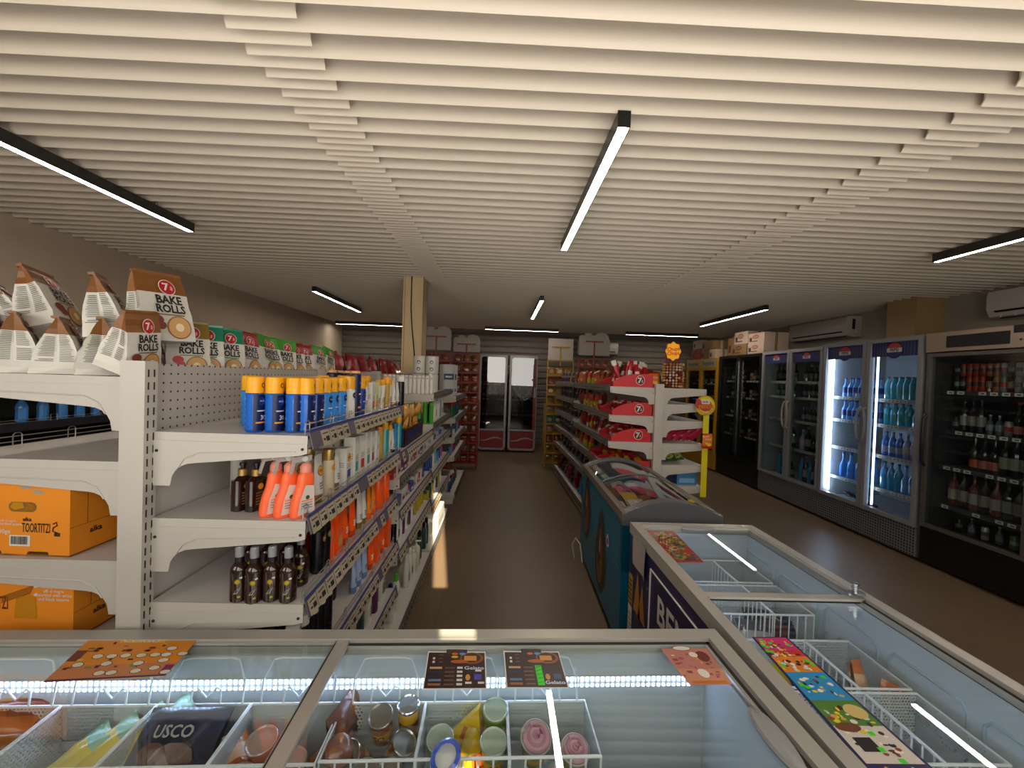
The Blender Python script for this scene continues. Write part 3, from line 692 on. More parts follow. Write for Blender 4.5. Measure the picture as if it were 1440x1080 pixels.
def spray(key,body,cap,r=.024,h=.112,ch=.045,ripple=0,label=None,disc=None,txt=None,desc=('spray_bottle','spray bottle')):
    b=MB(); P=[(r*.86,0),(r,.006)]
    k=12
    for i in range(k+1):
        z=.008+(h-.018)*i/k; P.append((r*(1-(ripple if i%2 else 0)),z))
    P+=[(r,h-.006),(r*.8,h)]
    b.lathe(P,body,18)
    if label:
        for zz0,zz1 in ((.004,h-.006),): b.rect(-r*.95,r*.95,zz0,zz1,label,cyl(r),6)
    if disc: b.disc(0,h*.78,.0115,.0115,disc,cyl(r,.0012)); b.text('SUN',.007,wh,cyl(r,.0016),0,h*.78,.01)
    if txt:
        b.text(txt,.018,wh,cyl(r,.0012),.004,h*.36,.02); b.rect(-.016,.016,h*.22,h*.26,orangey,cyl(r,.0012),3); b.rect(-.013,.013,h*.52,h*.55,wh,cyl(r,.0012),3)
    c=MB(); c.lathe([(r*.96,h-.002),(r*.97,h+ch-.008),(r*.9,h+ch-.002),(r*.7,h+ch)],cap,18)
    c.disc(.004,h+ch*.45,.006,.007,ink,cyl(r*.97,.0006)); c.disc(.004,h+ch*.45,.0035,.0045,cap,cyl(r*.97,.0009))
    kind(key,*desc,[('bottle_body',b),('cap',c)])
spray('bluespray',Bblue,Ycap,ripple=.07,label=Bnavy,disc=pm('#1c3a9a'),txt='30')
spray('skyspray',Blight,Ycap,ripple=.05,label=None,disc=Bnavy,txt='30')
spray('whitespray',Wpl,Ycap,disc=Bnavy,h=.118)
spray('navyspray',Bnavy,mat('cap_peach','#d9a066',.4),r=.021,h=.175,ch=.008,disc=pm('#2a55b8'),txt='50')
spray('navyspray2',pm('#14389a'),Ycap,r=.021,h=.115,disc=Bnavy,txt='50')
spray('whitecan',Wpl,Wpl,r=.019,h=.15,ch=.012,txt=None)
spray('tealspray',pm('#8fc9c0'),Ycap,r=.017,h=.14,ch=.03,label=teal_p)
spray('goldspray',pm('#b9963c'),orangey,r=.017,h=.13,ch=.03)
spray('bluespray2',pm('#1680b8'),pm('#0f5f94'),r=.016,h=.12,ch=.025)
spray('beigebottle',pm('#cbbd9e'),Gold,r=.02,h=.12,ch=.035,disc=orangey)
spray('greencan',pm('#3f9a1c',.3),pm('#5fbf2a'),r=.017,h=.15,ch=.02)
spray('rollon',Wpl,Wpl,r=.0155,h=.105,ch=.038,desc=('deodorant_bottle','deodorant'))
spray('blackgold',blackp,blackp,r=.022,h=.14,ch=.03,label=None,disc=pm('#8a6f2c'))
spray('blackwhite',blackp,Wpl,r=.021,h=.135,ch=.03,desc=('lotion_bottle','lotion bottle'))
spray('redgreen',pm('#1f5f3a'),pm('#a01822'),r=.018,h=.14,ch=.04,desc=('lotion_bottle','lotion bottle'))
spray('yellowbottle',pm('#b39a2c'),pm('#1f4a2c'),r=.022,h=.15,ch=.03,desc=('shampoo_bottle','shampoo'))
spray('amberyellow',pm('#f0a30f'),pm('#d97a0a'),r=.03,h=.14,ch=.03,desc=('detergent_bottle','detergent'))
def tube(key,body,cap,w=.046,d=.026,h=.13,capdown=True,discm=None,txt=None,lines=True,art_=None,desc=('cream_tube','cream tube')):
    b=MB(); N=16; K=8; ch=.026; vs=[];fs=[]
    def sec(u):      # u 0 at the cap end, 1 at the crimp
        return w*(.42+.08*u), d*.5*(1-u**1.5*.94)
    def z_(u): return (ch+u*(h-ch)) if capdown else (h-ch)*(1-u)
    for i in range(K+1):
        u=i/K; a,bb=sec(u)
        for k in range(N): t_=2*PI*k/N; vs.append((a*math.cos(t_),bb*math.sin(t_),z_(u)))
    for i in range(K):
        for k in range(N):
            f=(i*N+k,i*N+(k+1)%N,(i+1)*N+(k+1)%N,(i+1)*N+k); fs.append(f if capdown else f[::-1])
    fs+=[tuple(range(N-1,-1,-1)) if capdown else tuple(range(N)),tuple(K*N+k for k in range(N)) if capdown else tuple(K*N+k for k in range(N-1,-1,-1))]
    b.add(vs,fs,body)
    def fn(x,z,o=.0007):
        u=(z-ch)/(h-ch) if capdown else 1-z/(h-ch); u=min(1,max(0,u)); a,bb=sec(u)
        return (x,-bb*math.sqrt(max(.02,1-(x/a)**2))-o,z)
    zc=h*.66 if capdown else h*.5
    if discm: b.disc(0,zc,.0145,.0145,discm,fn); b.disc(0,zc,.0165,.0165,ink,lambda x,z:fn(x,z,.0003)); b.text(txt or 'SUN',.0105,ink,lambda x,z:fn(x,z,.0012),0,zc,.02)
    elif txt: b.text(txt,.018,wh if body in (Orange,) else ink,fn,0,zc,.02,1,R90*0)
    if art_: b.disc(0,h*.35,.012,.012,art_,fn,12)
    if lines:
        for q in range(3): b.rect(-.012,.012-.004*q,h*.42-.008*q,h*.42-.0055-.008*q,grey_t if body is not Orange else wh,fn,3)
    c=MB()
    z0,z1=(0,ch) if capdown else (h-ch,h)
    c.lathe([(w*.36,z0),(w*.4,z0+.003),(w*.4,z1-.002),(w*.39,z1)],cap,16,1,d/w*1.1)
    kind(key,*desc,[('tube_body',b),('cap',c)])
tube('suntube',Wpl,Gold,.052,.03,.15,discm=orangey)
tube('whitetube',Wpl,Gold,.044,.026,.14,discm=None)
tube('ytube',Wpl,Ycap,.04,.026,.145,False)
tube('orangetube',Orange,mat('cap_deep_orange','#c8400c',.35),.05,.03,.155,art_=tan_p)
tube('orangetube2',mat('tube_amber','#f08a1e',.35),Orange,.044,.026,.15,art_=pm('#c9308c'))
tube('redtube',mat('tube_red','#c8201a',.35),pm('#7a1614'),.036,.026,.15)
tube('bluewhitetube',pm('#9fb6d6'),pm('#5f7fae'),.046,.026,.14,art_=pm('#1a2f5a'))
tube('whiteblack',Wpl,blackp,.04,.026,.13)
tube('purpletube',pm('#8a5f8f'),Wpl,.05,.03,.15)
def carton(key,col,w,d,h,accent=None,disc=None,txt=None,top=None,desc=('carton','box')):
    b=MB(); b.box(-w/2,w/2,-d/2,d/2,0,h,col); fn=front(0,.0006,-d/2)
    if accent: b.rect(-w*.3,w*.3,h*.2,h*.42,accent,fn)
    if disc: b.disc(0,h*.74,w*.33,w*.33,disc,fn); b.text('SUN',w*.24,ink,front(0,.0012,-d/2),0,h*.74,.02)
    for q in range(4): b.rect(-w*.32,w*.32-w*.1*(q%2),h*.56-q*h*.035,h*.575-q*h*.035,grey_t,fn)
    sd=lambda x,z:(-w/2-.0006,-x,z)
    for q in range(3): b.rect(-d*.3,d*.3,h*.6-q*h*.05,h*.62-q*h*.05,grey_t,sd)
    if txt: b.text(txt,w*.3,ink,front(0,.0012,-d/2),0,h*.88,.02)
    kind(key,*desc,[('carton',b)])
    KINDS[key]=(desc[0],desc[1],KINDS[key][2])
carton('carton_sun',Wpl,.05,.04,.135,pm('#2a4aa0'),orangey)
carton('carton_teal',Wpl,.052,.042,.165,teal_p)
carton('carton_red',Wpl,.05,.04,.16,pm('#b03a2a'))
carton('carton_plain',Wpl,.05,.042,.155,None,None,'30')
carton('carton_orange',Orange,.05,.035,.145,tan_p)
carton('carton_col',Wpl,.042,.034,.135,pm('#d9661e'))
carton('carton_green',pm('#c8cf9a'),.036,.03,.135,pm('#e08a2a'))
carton('smallred',pm('#a8202a'),.07,.04,.055,wh)
carton('smallblue',pm('#2a4a8a'),.07,.05,.06,wh)
carton('smallwhite',pm('#c9c4ba'),.07,.05,.08,pm('#7a1f2a'))
carton('cyanbox',pm('#1d86b0'),.06,.04,.13,wh)
# flat dark oil bottle with gold pump collar
b=MB(); b.rbox(-.029,.029,-.016,.016,0,.088,.010,brownglass); b.lathe([(.024,.088),(.012,.1),(.010,.106)],brownglass,14,1.1,.65)
b.disc(.0,.07,.009,.009,orangey,front(0,.0006,-.016))
for q in range(5): b.rect(-.015,.013-.003*(q%2),.05-q*.008,.054-q*.008,pm('#8a6230'),front(0,.0006,-.016))
p_=MB(); p_.lathe([(.0135,.1),(.0135,.118),(.012,.12)],Gold,14).lathe([(.006,.12),(.006,.128),(.009,.129),(.009,.137),(0,.138)],blackp,12)
kind('darkoil','oil_bottle','oil bottle',[('bottle_body',b),('pump',p_)])
# orange contoured trigger spray
def contour(b,prof,m,th,N=20):
    vs=[];fs=[];
    for (cx,hw,z) in prof:
        for k in range(N):
            a=2*PI*k/N; c,s=math.cos(a),math.sin(a)
            vs.append((cx+hw*math.copysign(abs(c)**.75,c),th*math.copysign(abs(s)**.75,s)*min(1,hw/.026),z))
    for i in range(len(prof)-1):
        for k in range(N): fs.append((i*N+k,i*N+(k+1)%N,(i+1)*N+(k+1)%N,(i+1)*N+k))
    fs+=[tuple(range(N-1,-1,-1)),tuple((len(prof)-1)*N+k for k in range(N))]
    b.add(vs,fs,m)
b=MB(); tor=mat('trigger_orange','#ff6a34',.35)
contour(b,[(0,.031,0),(0,.033,.006),(.001,.033,.03),(.003,.029,.055),(.007,.024,.08),(.009,.022,.1),(.009,.021,.115),(.009,.014,.124),(.009,.012,.128)],tor,.017)
b.poly([(-.022,-.0178,.008),(.028,-.0178,.008),(.026,-.0178,.05),(.024,-.0172,.085),(.0,-.0172,.09),(-.015,-.0178,.05)],pm('#d9c9c0'))
b.disc(.006,.055,.006,.006,pm('#3a5a30'),front(0,.0195-.016+.015,0) if False else (lambda x,z:(x,-.0182,z))); 
for q in range(4): b.rect(-.012,.02,.045-q*.007,.048-q*.007,tor if q==0 else grey_t,lambda x,z:(x,-.0183,z))
n_k=MB(); n_k.lathe([(.0155,.124),(.0155,.14),(.012,.146),(.009,.15)],mat('trigger_collar','#e08a78',.35),14,X=T(.009,0,0))
hd_=MB(); tr=mat('trigger_clear','#b3a7a0',.2,coat=.4)
hd_.box(-.028,.022,-.008,.008,.156,.172,tr).box(.004,.014,-.006,.006,.148,.158,tr).prism([(-.028,.156),(-.022,.156),(-.032,.122),(-.037,.124)],-.004,.004,tr,Matrix(((1,0,0,0),(0,0,1,0),(0,1,0,0),(0,0,0,1)))).lathe([(.0075,0),(.0075,.006)],wh,10,X=T(.0,-.007,.164,rx=PI/2))
kind('trigger','trigger_spray','spray bottle',[('bottle_body',b),('collar',n_k),('trigger_head',hd_)])
# brown sun oil bottle with clear overcap
b=MB(); b.lathe([(.019,0),(.0225,.004),(.0225,.085),(.021,.093),(.014,.103),(.010,.108),(.010,.113)],brownglass,18)
lb=lambda o=.0008:cyl(.0225,o)
b.rect(-.052,-.041,.006,.078,wh,lb(),3)
sunm=pm('#b8a01e')
b.disc(.006,.06,.0055,.0055,sunm,lb(.001),12)
for k in range(10): a=2*PI*k/10; b.poly([lb(.001)(.006+.0058*math.cos(a-.2),.06+.0058*math.sin(a-.2)),lb(.001)(.006+.0058*math.cos(a+.2),.06+.0058*math.sin(a+.2)),lb(.001)(.006+.0085*math.cos(a),.06+.0085*math.sin(a))],sunm)
b.poly([lb()(-.004,.026),lb()(.006,.028),lb()(.014,.044),lb()(.004,.038)],pm('#a5a38a')); b.disc(.014,.07,.004,.003,wh,lb(.001),10); b.disc(.01,.018,.004,.003,sunm,lb(.001),10)
p_=MB(); p_.lathe([(.0115,.108),(.0115,.121),(.0105,.122)],blackp,14)
c=MB(); c.lathe([(.0112,.122),(.0112,.146),(.0095,.151),(0,.152)],clear,14)
kind('brownspray','oil_bottle','oil bottle',[('bottle_body',b),('collar',p_),('overcap',c)])
# shampoo with rounded shoulders and big cap
def shampoo(key,body,cap,w=.03,h=.17,ch=.035,accent=None,desc=('shampoo_bottle','shampoo')):
    b=MB(); contour(b,[(0,w*.85,0),(0,w,.008),(0,w*.98,h*.5),(0,w*.85,h*.8),(0,w*.55,h*.97),(0,w*.5,h)],body,.02,16)
    if accent: b.rect(-w*.55,w*.55,h*.2,h*.5,accent,lambda x,z:(x,-.0206,z)); 
    for q in range(3): b.rect(-w*.4,w*.4-w*.15*q,h*.6-.008*q,h*.6+.003-.008*q,grey_t,lambda x,z:(x,-.0208,z))
    c=MB(); contour(c,[(0,w*.62,h-.004),(0,w*.64,h+ch*.5),(0,w*.5,h+ch),(0,w*.2,h+ch+.004)],cap,.018,14)
    kind(key,*desc,[('bottle_body',b),('cap',c)])
shampoo('sh_green',Wpl,green_p); shampoo('sh_navy',Wpl,Bnavy); shampoo('sh_white',Wpl,Wpl,accent=pm('#5a7a50')); shampoo('sh_purple',pm('#5a2a50'),Wpl); shampoo('sh_dark',pm('#24403c'),blackp); shampoo('sh_orange',Orange,Orange,.033,.15,.03); shampoo('sh_blue',pm('#23407a'),wh); shampoo('sh_black',blackp,blackp); shampoo('sh_pink',pm('#c05a86'),wh); shampoo('sh_sky',pm('#6fa0c8'),wh)
b=MB(); b.lathe([(.028,0),(.03,.004),(.03,.12),(.024,.135),(.012,.14)],mat('soap_clear','#d8d2c2',.2,coat=.4),16); b.rect(-.02,.02,.03,.1,pm('#b9c0a0'),cyl(.03),4)
p_=MB(); p_.lathe([(.012,.138),(.012,.15),(.005,.152),(.005,.168),(.010,.169),(.010,.176),(0,.177)],Wpl,12).box(-.006,.034,-.006,.006,.168,.176,Wpl,T(0,0,0,rz=-R90))
kind('pump','soap_bottle','soap bottle',[('bottle_body',b),('pump',p_)])
# paper rolls
b=MB(); b.lathe([(.05,0),(.056,.006),(.056,.15),(.05,.156),(.02,.16)],pm('#cfcbc2'),18).lathe([(.05,.16),(.056,.166),(.056,.31),(.05,.316),(.015,.316)],pm('#cfcbc2'),18)
for z in (.06,.12,.2,.26): b.disc(0,z,.016,.016,pm('#2a2438'),cyl(.056),12); b.disc(.001,z,.008,.008,wh,cyl(.056,.001),10)
kind('rollpack','paper_roll_pack','paper rolls',[('pack',b)])
b=MB(); b.rbox(-.085,.085,-.08,.08,0,.38,.04,pm('#c4c6c4')); fn=front(0,.0006,-.08); b.rect(-.06,.06,.20,.27,pm('#1c3f78'),fn); b.rect(-.06,.06,.05,.09,pm('#2a6aa0'),fn); b.rect(-.04,.04,.225,.245,wh,front(0,.001,-.08))
kind('towelpack','paper_towel_pack','paper towels',[('pack',b)])
# ---- pillow bags
def pillow(key,w,h,t_,bands,desc=('snack_bag','snack bag'),txt=None,disc=None,shape=None,seed=0,txtm=None,tsz=.24):
    rnd=random.Random(seed); n,m=8,10; b=MB()
    def th(x,z):
        u=min(1,max(0,x/w+.5)); v=min(1,max(0,z/h))
        return t_/2*(max(0,1-abs(2*u-1)**2.4))**.6*(max(0,1-abs(2*v-1)**3.5))**.7+.0006
    jit=[[rnd.uniform(-.1,.1)*t_ for j in range(m+1)] for i in range(n+1)]
    for s in (-1,1):
        for j in range(m):
            v=(j+.5)/m; mt=next((q for e,q in bands if v<=e),bands[-1][1])
            for i in range(n):
                P=[]
                for di,dj in ((0,0),(1,0),(1,1),(0,1)):
                    x=((i+di)/n-.5)*w; z=(j+dj)/m*h; k=1 if 0<i+di<n and 0<j+dj<m else 0
                    x*=1-.05*math.sin(PI*z/h); P.append((x,s*(th(x,z)+k*jit[i+di][j+dj]),z))
                b.add(P,[(0,1,2,3) if s<0 else (3,2,1,0)],mt)
    fn=lambda x,z:(x,-th(x,z)-.0022-.1*t_,z)
    if disc: b.disc(0,h*.5,w*.3,w*.26,disc,fn,12)
    if shape: b.disc(w*.1,h*.28,w*.24,w*.16,shape,fn,10); b.disc(-w*.15,h*.36,w*.16,w*.1,shape,fn,10)
    if txt: b.text(txt,w*tsz,txtm or wh,fn,0,h*.62,.02)
    me=b.mesh(desc[0],1.2)
    # merge grid seams for smooth shading
    import bmesh
    bm=bmesh.new(); bm.from_mesh(me); bmesh.ops.remove_doubles(bm,verts=bm.verts,dist=.00005); bm.to_mesh(me); bm.free(); me.set_sharp_from_angle(angle=1.1)
    KINDS[key]=(desc[0],desc[1],[(desc[0],me)])
foil=lambda h:mat('foil_'+h.strip('#'),h,.28,coat=.3)
pillow('redcrisp',.14,.18,.06,[(1,foil('#8a1420'))],txt=None,shape=foil('#b03a2a'),seed=3)
pillow('redcrisp2',.13,.17,.055,[(.3,foil('#6a1020')),(1,foil('#98202a'))],disc=foil('#b8452c'),seed=4)
pillow('orangecrisp',.12,.16,.05,[(1,foil('#a85a20'))],seed=5,shape=foil('#d09a3a'))
pillow('chipbrown',.115,.15,.05,[(.25,foil('#7a2a16')),(.8,foil('#6a3a1c')),(1,foil('#8a3a18'))],shape=foil('#a86a30'),seed=6)
pillow('chipred',.115,.15,.05,[(.6,foil('#8a1f18')),(1,foil('#701410'))],txt='CHIO',shape=foil('#b05a2a'),seed=7)
pillow('chipteal',.115,.15,.05,[(.55,foil('#2a5a5a')),(1,foil('#3f6a4a'))],disc=foil('#8a8a5a'),seed=8)
pillow('chipgold',.115,.15,.05,[(.6,foil('#a8741a')),(1,foil('#8a5a12'))],disc=foil('#5a4a1a'),seed=9)
pillow('croissant',.07,.2,.045,[(.35,foil('#b3121c')),(.62,foil('#d0ccc4')),(1,foil('#b3121c'))],seed=10,desc=('pastry_pack','pastry pack'))
pillow('croissant2',.07,.2,.045,[(.3,foil('#cfcac0')),(.75,foil('#a8141c')),(1,foil('#cfcac0'))],seed=11,desc=('pastry_pack','pastry pack'))
pillow('yellowpack',.08,.16,.045,[(.5,foil('#c9941c')),(1,foil('#b8381c'))],seed=12,shape=foil('#e0cf9a'),desc=('pastry_pack','pastry pack'))
pillow('orangepack',.09,.16,.05,[(.6,foil('#b8562a')),(1,foil('#9a3a1c'))],seed=13,shape=foil('#d9aa6a'))
pillow('lemonpack',.09,.15,.05,[(.5,foil('#b8b01c')),(1,foil('#d0391c'))],seed=14)
pillow('darkpack',.09,.16,.045,[(.5,foil('#22262a')),(.6,foil('#8f9290')),(1,foil('#1c2024'))],seed=15)
pillow('darkpurple',.09,.16,.045,[(.5,foil('#33224a')),(1,foil('#1f1a2c'))],seed=16,disc=foil('#6a5a90'))
pillow('darkbrown',.09,.15,.045,[(.5,foil('#3a2018')),(.7,foil('#6a5a4a')),(1,foil('#2a1a16'))],seed=17)
pillow('magenta',.07,.19,.03,[(1,foil('#a8123a'))],seed=18)
pillow('greenbag',.2,.12,.07,[(.5,foil('#1a5a22')),(1,foil('#4a6a2a'))],seed=19,shape=foil('#b0a040'))
pillow('goldbread',.055,.09,.03,[(.4,foil('#b9823a')),(1,foil('#cf9a55'))],seed=20,desc=('snack_pack','snack pack'))
pillow('candybag',.09,.13,.03,[(.2,foil('#c8321a')),(.85,foil('#e07a1c')),(1,foil('#b81f16'))],seed=21,txt='SOUR',shape=foil('#e8c832'),desc=('candy_bag','candy bag'))
# ---- block bottom bread crisp bags
bagw=mat('bag_white','#cfcbc0',.42,coat=.08); pgrey=mat('print_fine_grey','#85857a',.5); bisc=mat('print_biscuit','#c99a5e',.5); bisc2=mat('print_biscuit_rim','#8a5a2a',.5); lred=mat('logo_red','#b3141c',.4); mush=mat('print_mushroom','#7a3a2a',.5)
def bakebag(key,top,seed,extra=None,w=.128,h=.195,t_=.102):
    rnd=random.Random(seed); b=MB(); K=10
    W=lambda v:w*(1-.10*v); D=lambda v:t_*(1-v**1.7)*.98+.003
    rings=[]
    for i in range(K+1):
        v=i/K; a=W(v)/2; d=D(v)/2; g=.32*d*min(1,v*2)
        j=lambda:rnd.uniform(-.0022,.0022) if 0<i<K else 0
        P=[]
        for k in range(5): x=-a+2*a*k/4; P.append((x+j(),-d*(1+.10*math.sin(PI*k/4)*math.sin(PI*v))+j(),v*h))
        P.append((a-g+j(),0,v*h))
        for k in range(5): x=a-2*a*k/4; P.append((x+j(),d*(1+.10*math.sin(PI*k/4)*math.sin(PI*v))+j(),v*h))
        P.append((-a+g+j(),0,v*h)); rings.append(P)
    n=12
    for i in range(K):
        m=top if (i+.5)/K>.72 else bagw
        b.add(rings[i]+rings[i+1],[(k,(k+1)%n,n+(k+1)%n,n+k) for k in range(n)],m)
    b.add(rings[0],[tuple(range(n-1,-1,-1))],bagw)
    # folded strip at the top
    a=W(1)/2; b.box(-a,a,-.004,.012,h-.004,h+.004,top)
    fn=lambda x,z,o=.0032:(x,-D(z/h)/2*(1+.10*math.cos(PI*x/w)*math.sin(PI*z/h))-o,z)
    f2=lambda x,z:fn(x,z,.0042)
    b.disc(.012,h*.80,.019,.021,lred,fn,18); b.disc(.012,h*.80,.021,.023,wh,lambda x,z:fn(x,z,.0028),18); b.text('7',.03,wh,f2,.008,h*.80,.03); b.text('days',.009,wh,f2,.021,h*.79,.02,.8,R90)
    b.text('BAKE',.033,ink,fn,.008,h*.60,.035,.82); b.text('ROLLS',.031,ink,fn,.008,h*.465,.035,.82)
    b.rect(-.025,.04,h*.375,h*.39,top,fn,4)
    b.disc(.022,h*.2,.031,.033,bisc2,fn,18); b.disc(.022,h*.2,.028,.030,bisc,f2,18); b.disc(.022,h*.2,.011,.012,pm('#e3d3a8'),lambda x,z:fn(x,z,.005),12)
    if extra: b.disc(-.03,h*.3,.016,.014,extra,fn,10); b.disc(-.022,h*.22,.012,.012,extra,f2,10)
    # fine print on both gussets
    for s in (-1,1):
        for q in (-1,1):
            def sd(u,z,s=s,q=q):
                v=z/h; a=W(v)/2; d=D(v)/2; g=.32*d*min(1,v*2); f=u
                return (s*(a-g*(1-f))+s*.0026,q*d*f,z)
            for k in range(16):
                if rnd.random()<.92: b.add([sd(.12,h*(.22+.03*k)),sd(.85-.2*rnd.random(),h*(.22+.03*k)),sd(.85-.2*rnd.random(),h*(.234+.03*k)),sd(.12,h*(.234+.03*k))],[(0,1,2,3),(3,2,1,0)],pgrey)
    me=b.mesh('bread_crisp_bag',.5); KINDS[key]=('bread_crisp_bag','snack bag',[('bread_crisp_bag',me)])
bakebag('bake_brown',mat('bag_band_brown','#7d4c1a',.4,coat=.1),1,mush)
bakebag('bake_brown2',mat('bag_band_brown','#7d4c1a',.4,coat=.1),2,mush)
bakebag('bake_teal',mat('bag_band_teal','#0f7a5c',.35,coat=.3),3)
bakebag('bake_mustard',mat('bag_band_mustard','#7f6a24',.35,coat=.3),4,lred)
bakebag('bake_green',mat('bag_band_green','#3f8f1c',.35,coat=.3),5)
bakebag('bake_red',mat('bag_band_red','#8f1420',.35,coat=.3),6)
# ---- fridge bottles and cans
def bottle(key,col,r,h,cap,label=None,neck=.35,shoulder=.62,rough=.15,desc=('drink_bottle','bottle'),lz=(.2,.5)):
    m=mat('drink_'+col.strip('#'),col,rough,coat=.4); b=MB()
    b.lathe([(r*.8,0),(r,h*.03),(r*.96,h*.3),(r,h*.4),(r,h*shoulder),(r*.75,h*(shoulder+.1)),(r*neck,h*(shoulder+.2)),(r*neck,h*.94)],m,10)
    if label: b.lathe([(r*1.015,h*lz[0]),(r*1.015,h*lz[1])],label,10,caps=False)
    b.lathe([(r*neck*1.15,h*.93),(r*neck*1.15,h),(0,h)],cap,8)
    kind(key,*desc,[('bottle',b)])
bl=pm
bottle('w_blue','#6aa6e6',.03,.21,bl('#2a3f8a'),bl('#1f3a80'),shoulder=.5)
bottle('w_blue_big','#4a8fd6',.036,.27,bl('#24508a'),None,shoulder=.45)
bottle('w_teal','#35a0c4',.032,.22,bl('#0f5f6a'),bl('#2a8f96'),shoulder=.66)
bottle('w_deep','#2a5ab0',.036,.25,bl('#203f8a'),bl('#7f8a9a'),shoulder=.6,lz=(.15,.4))
bottle('w_deepteal','#2480b0',.036,.27,bl('#0f3f4a'),None)
bottle('w_jug','#8a90b8',.045,.25,bl('#c0b8c0'),bl('#b09aa0'),shoulder=.55)
bottle('d_dark','#1a1512',.03,.22,bl('#3a1210'),bl('#4a4a4a'),shoulder=.55)
bottle('d_green','#1c4a30',.03,.2,bl('#6a6a3a'),bl('#5a6a5a'),shoulder=.5)
bottle('d_small','#3a3f44',.025,.17,bl('#8a8a86'),bl('#6f7274'),shoulder=.55)
bottle('d_tall','#1f2a2c',.035,.29,bl('#9a9a98'),bl('#8a8884'),shoulder=.6)
bottle('beer','#3a1a0c',.028,.17,bl('#b8452a'),bl('#6a5a4a'),shoulder=.55,desc=('beer_bottle','beer'))
bottle('beergreen','#23401c',.028,.17,bl('#7a8a2a'),bl('#6a7a3a'),shoulder=.55,desc=('beer_bottle','beer'))
bottle('wine','#14100e',.036,.29,bl('#1a1210'),bl('#7a756a'),shoulder=.58,neck=.32,desc=('wine_bottle','wine bottle'))
bottle('winerose','#5a1f18',.034,.28,bl('#2a1010'),bl('#8f887c'),shoulder=.58,neck=.32,desc=('wine_bottle','wine bottle'))
bottle('prosecco','#1c1c14',.039,.29,bl('#8a3a14'),bl('#a0481c'),shoulder=.5,neck=.36,lz=(.1,.32),desc=('wine_bottle','wine bottle'))
bottle('proseccopink','#1c1414',.039,.29,bl('#a8645a'),bl('#a05a50'),shoulder=.5,neck=.36,lz=(.1,.32),desc=('wine_bottle','wine bottle'))
def can(key,col,band,r=.028,h=.125):
    b=MB(); b.lathe([(r*.8,0),(r,.008),(r,h-.014),(r*.82,h-.003),(r*.82,h)],mat('can_'+col.strip('#'),col,.3,.4),10); b.lathe([(r*1.01,h*.35),(r*1.01,h*.65)],bl(band),10,caps=False); kind(key,'drink_can','can',[('drink_can',b)])
can('can_red','#a8381c','#3a1a14'); can('can_silver','#8a8c8c','#a01c1c'); can('can_white','#a8a49c','#5a5a54'); can('can_green','#5a7a2a','#b0b0a0'); can('can_dark','#1c1c1e','#5a5a5a'); can('can_copper','#a8704a','#4a2418')
# ================================================================ PLACING THE GOODS
DESC={'bluespray':'blue sun spray with yellow cap','skyspray':'sky-blue sun spray with yellow cap','whitespray':'white sun spray with yellow cap','navyspray':'tall navy sun spray with peach top','navyspray2':'navy sun lotion with yellow cap','whitecan':'white aerosol can','tealspray':'teal spray with yellow cap','goldspray':'gold spray with orange cap','bluespray2':'small blue spray bottle','beigebottle':'beige lotion bottle with gold cap','greencan':'slim bright green can','rollon':'white deodorant stick','blackgold':'black and gold bottle','blackwhite':'black bottle with white cap','redgreen':'green bottle with red cap','yellowbottle':'yellow-green shampoo bottle','amberyellow':'amber yellow detergent bottle','suntube':'white tube with round orange sun badge','whitetube':'plain white tube on gold cap','ytube':'white tube with yellow cap on top','orangetube':'orange cream tube','orangetube2':'amber tube with pink dot','redtube':'slim red tube','bluewhitetube':'pale blue tube','whiteblack':'white tube on black cap','purpletube':'mauve tube on white cap','carton_sun':'white carton with orange sun badge','carton_teal':'white carton with teal block','carton_red':'white carton with red block','carton_plain':'plain white carton','carton_orange':'orange sun cream carton','carton_col':'white carton with orange block','carton_green':'pale green carton','smallred':'small red carton','smallblue':'small blue carton','smallwhite':'small white carton','cyanbox':'bright cyan carton','darkoil':'flat dark oil bottle with gold collar','trigger':'orange trigger spray bottle','brownspray':'brown sun oil bottle with clear cap','sh_green':'white shampoo bottle with green cap','sh_navy':'white shampoo bottle with navy cap','sh_white':'white shampoo bottle with green label','sh_purple':'plum shampoo bottle with white cap','sh_dark':'dark green shampoo bottle','sh_orange':'round-shouldered orange bottle','sh_blue':'blue shampoo bottle with white cap','sh_black':'black shampoo bottle','sh_pink':'pink shampoo bottle','sh_sky':'light blue shampoo bottle','pump':'clear soap bottle with white pump','rollpack':'pack of white paper rolls','towelpack':'white towel pack with blue band'}
def line(items,X,z,where,group=None,face=R90,sc=1,jit=.003):
    "items: (depth or (px,), key); numbered per kind from the near end"
    res=[]
    for it in items:
        d,k=it[0],it[1]
        Y=ypx(d[0],X,z+.06) if isinstance(d,tuple) else d
        res.append((Y,k,it[2] if len(it)>2 else 0))
    res.sort(key=lambda q:q[0])
    tot={};seen={}
    for Y,k,dx in res: tot[k]=tot.get(k,0)+1
    for Y,k,dx in res:
        i=seen.get(k,0); seen[k]=i+1
        lab=(f'{nth(i)} {DESC[k]} from near end, ' if tot[k]>1 else DESC[k]+', ')+where
        put(k,(X+dx,Y+random.uniform(-jit,jit),z+.0014),lab,group,face+random.uniform(-.1,.1),s=sc)
def across(items,z,where,group=None,face=0):
    "items: (x,y,key,label order) explicit spots, counted from the left as seen from the freezers"
    tot={};seen={}
    for it in items: tot[it[2]]=tot.get(it[2],0)+1
    for it in items:
        x,y,k=it[:3]; i=seen.get(k,0); seen[k]=i+1
        lab=(f'{nth(i)} {DESC[k]} from left, ' if tot[k]>1 else DESC[k]+', ')+where
        put(k,(x,y,z+.0014),lab,group,(it[3] if len(it)>3 else face)+random.uniform(-.06,.06))
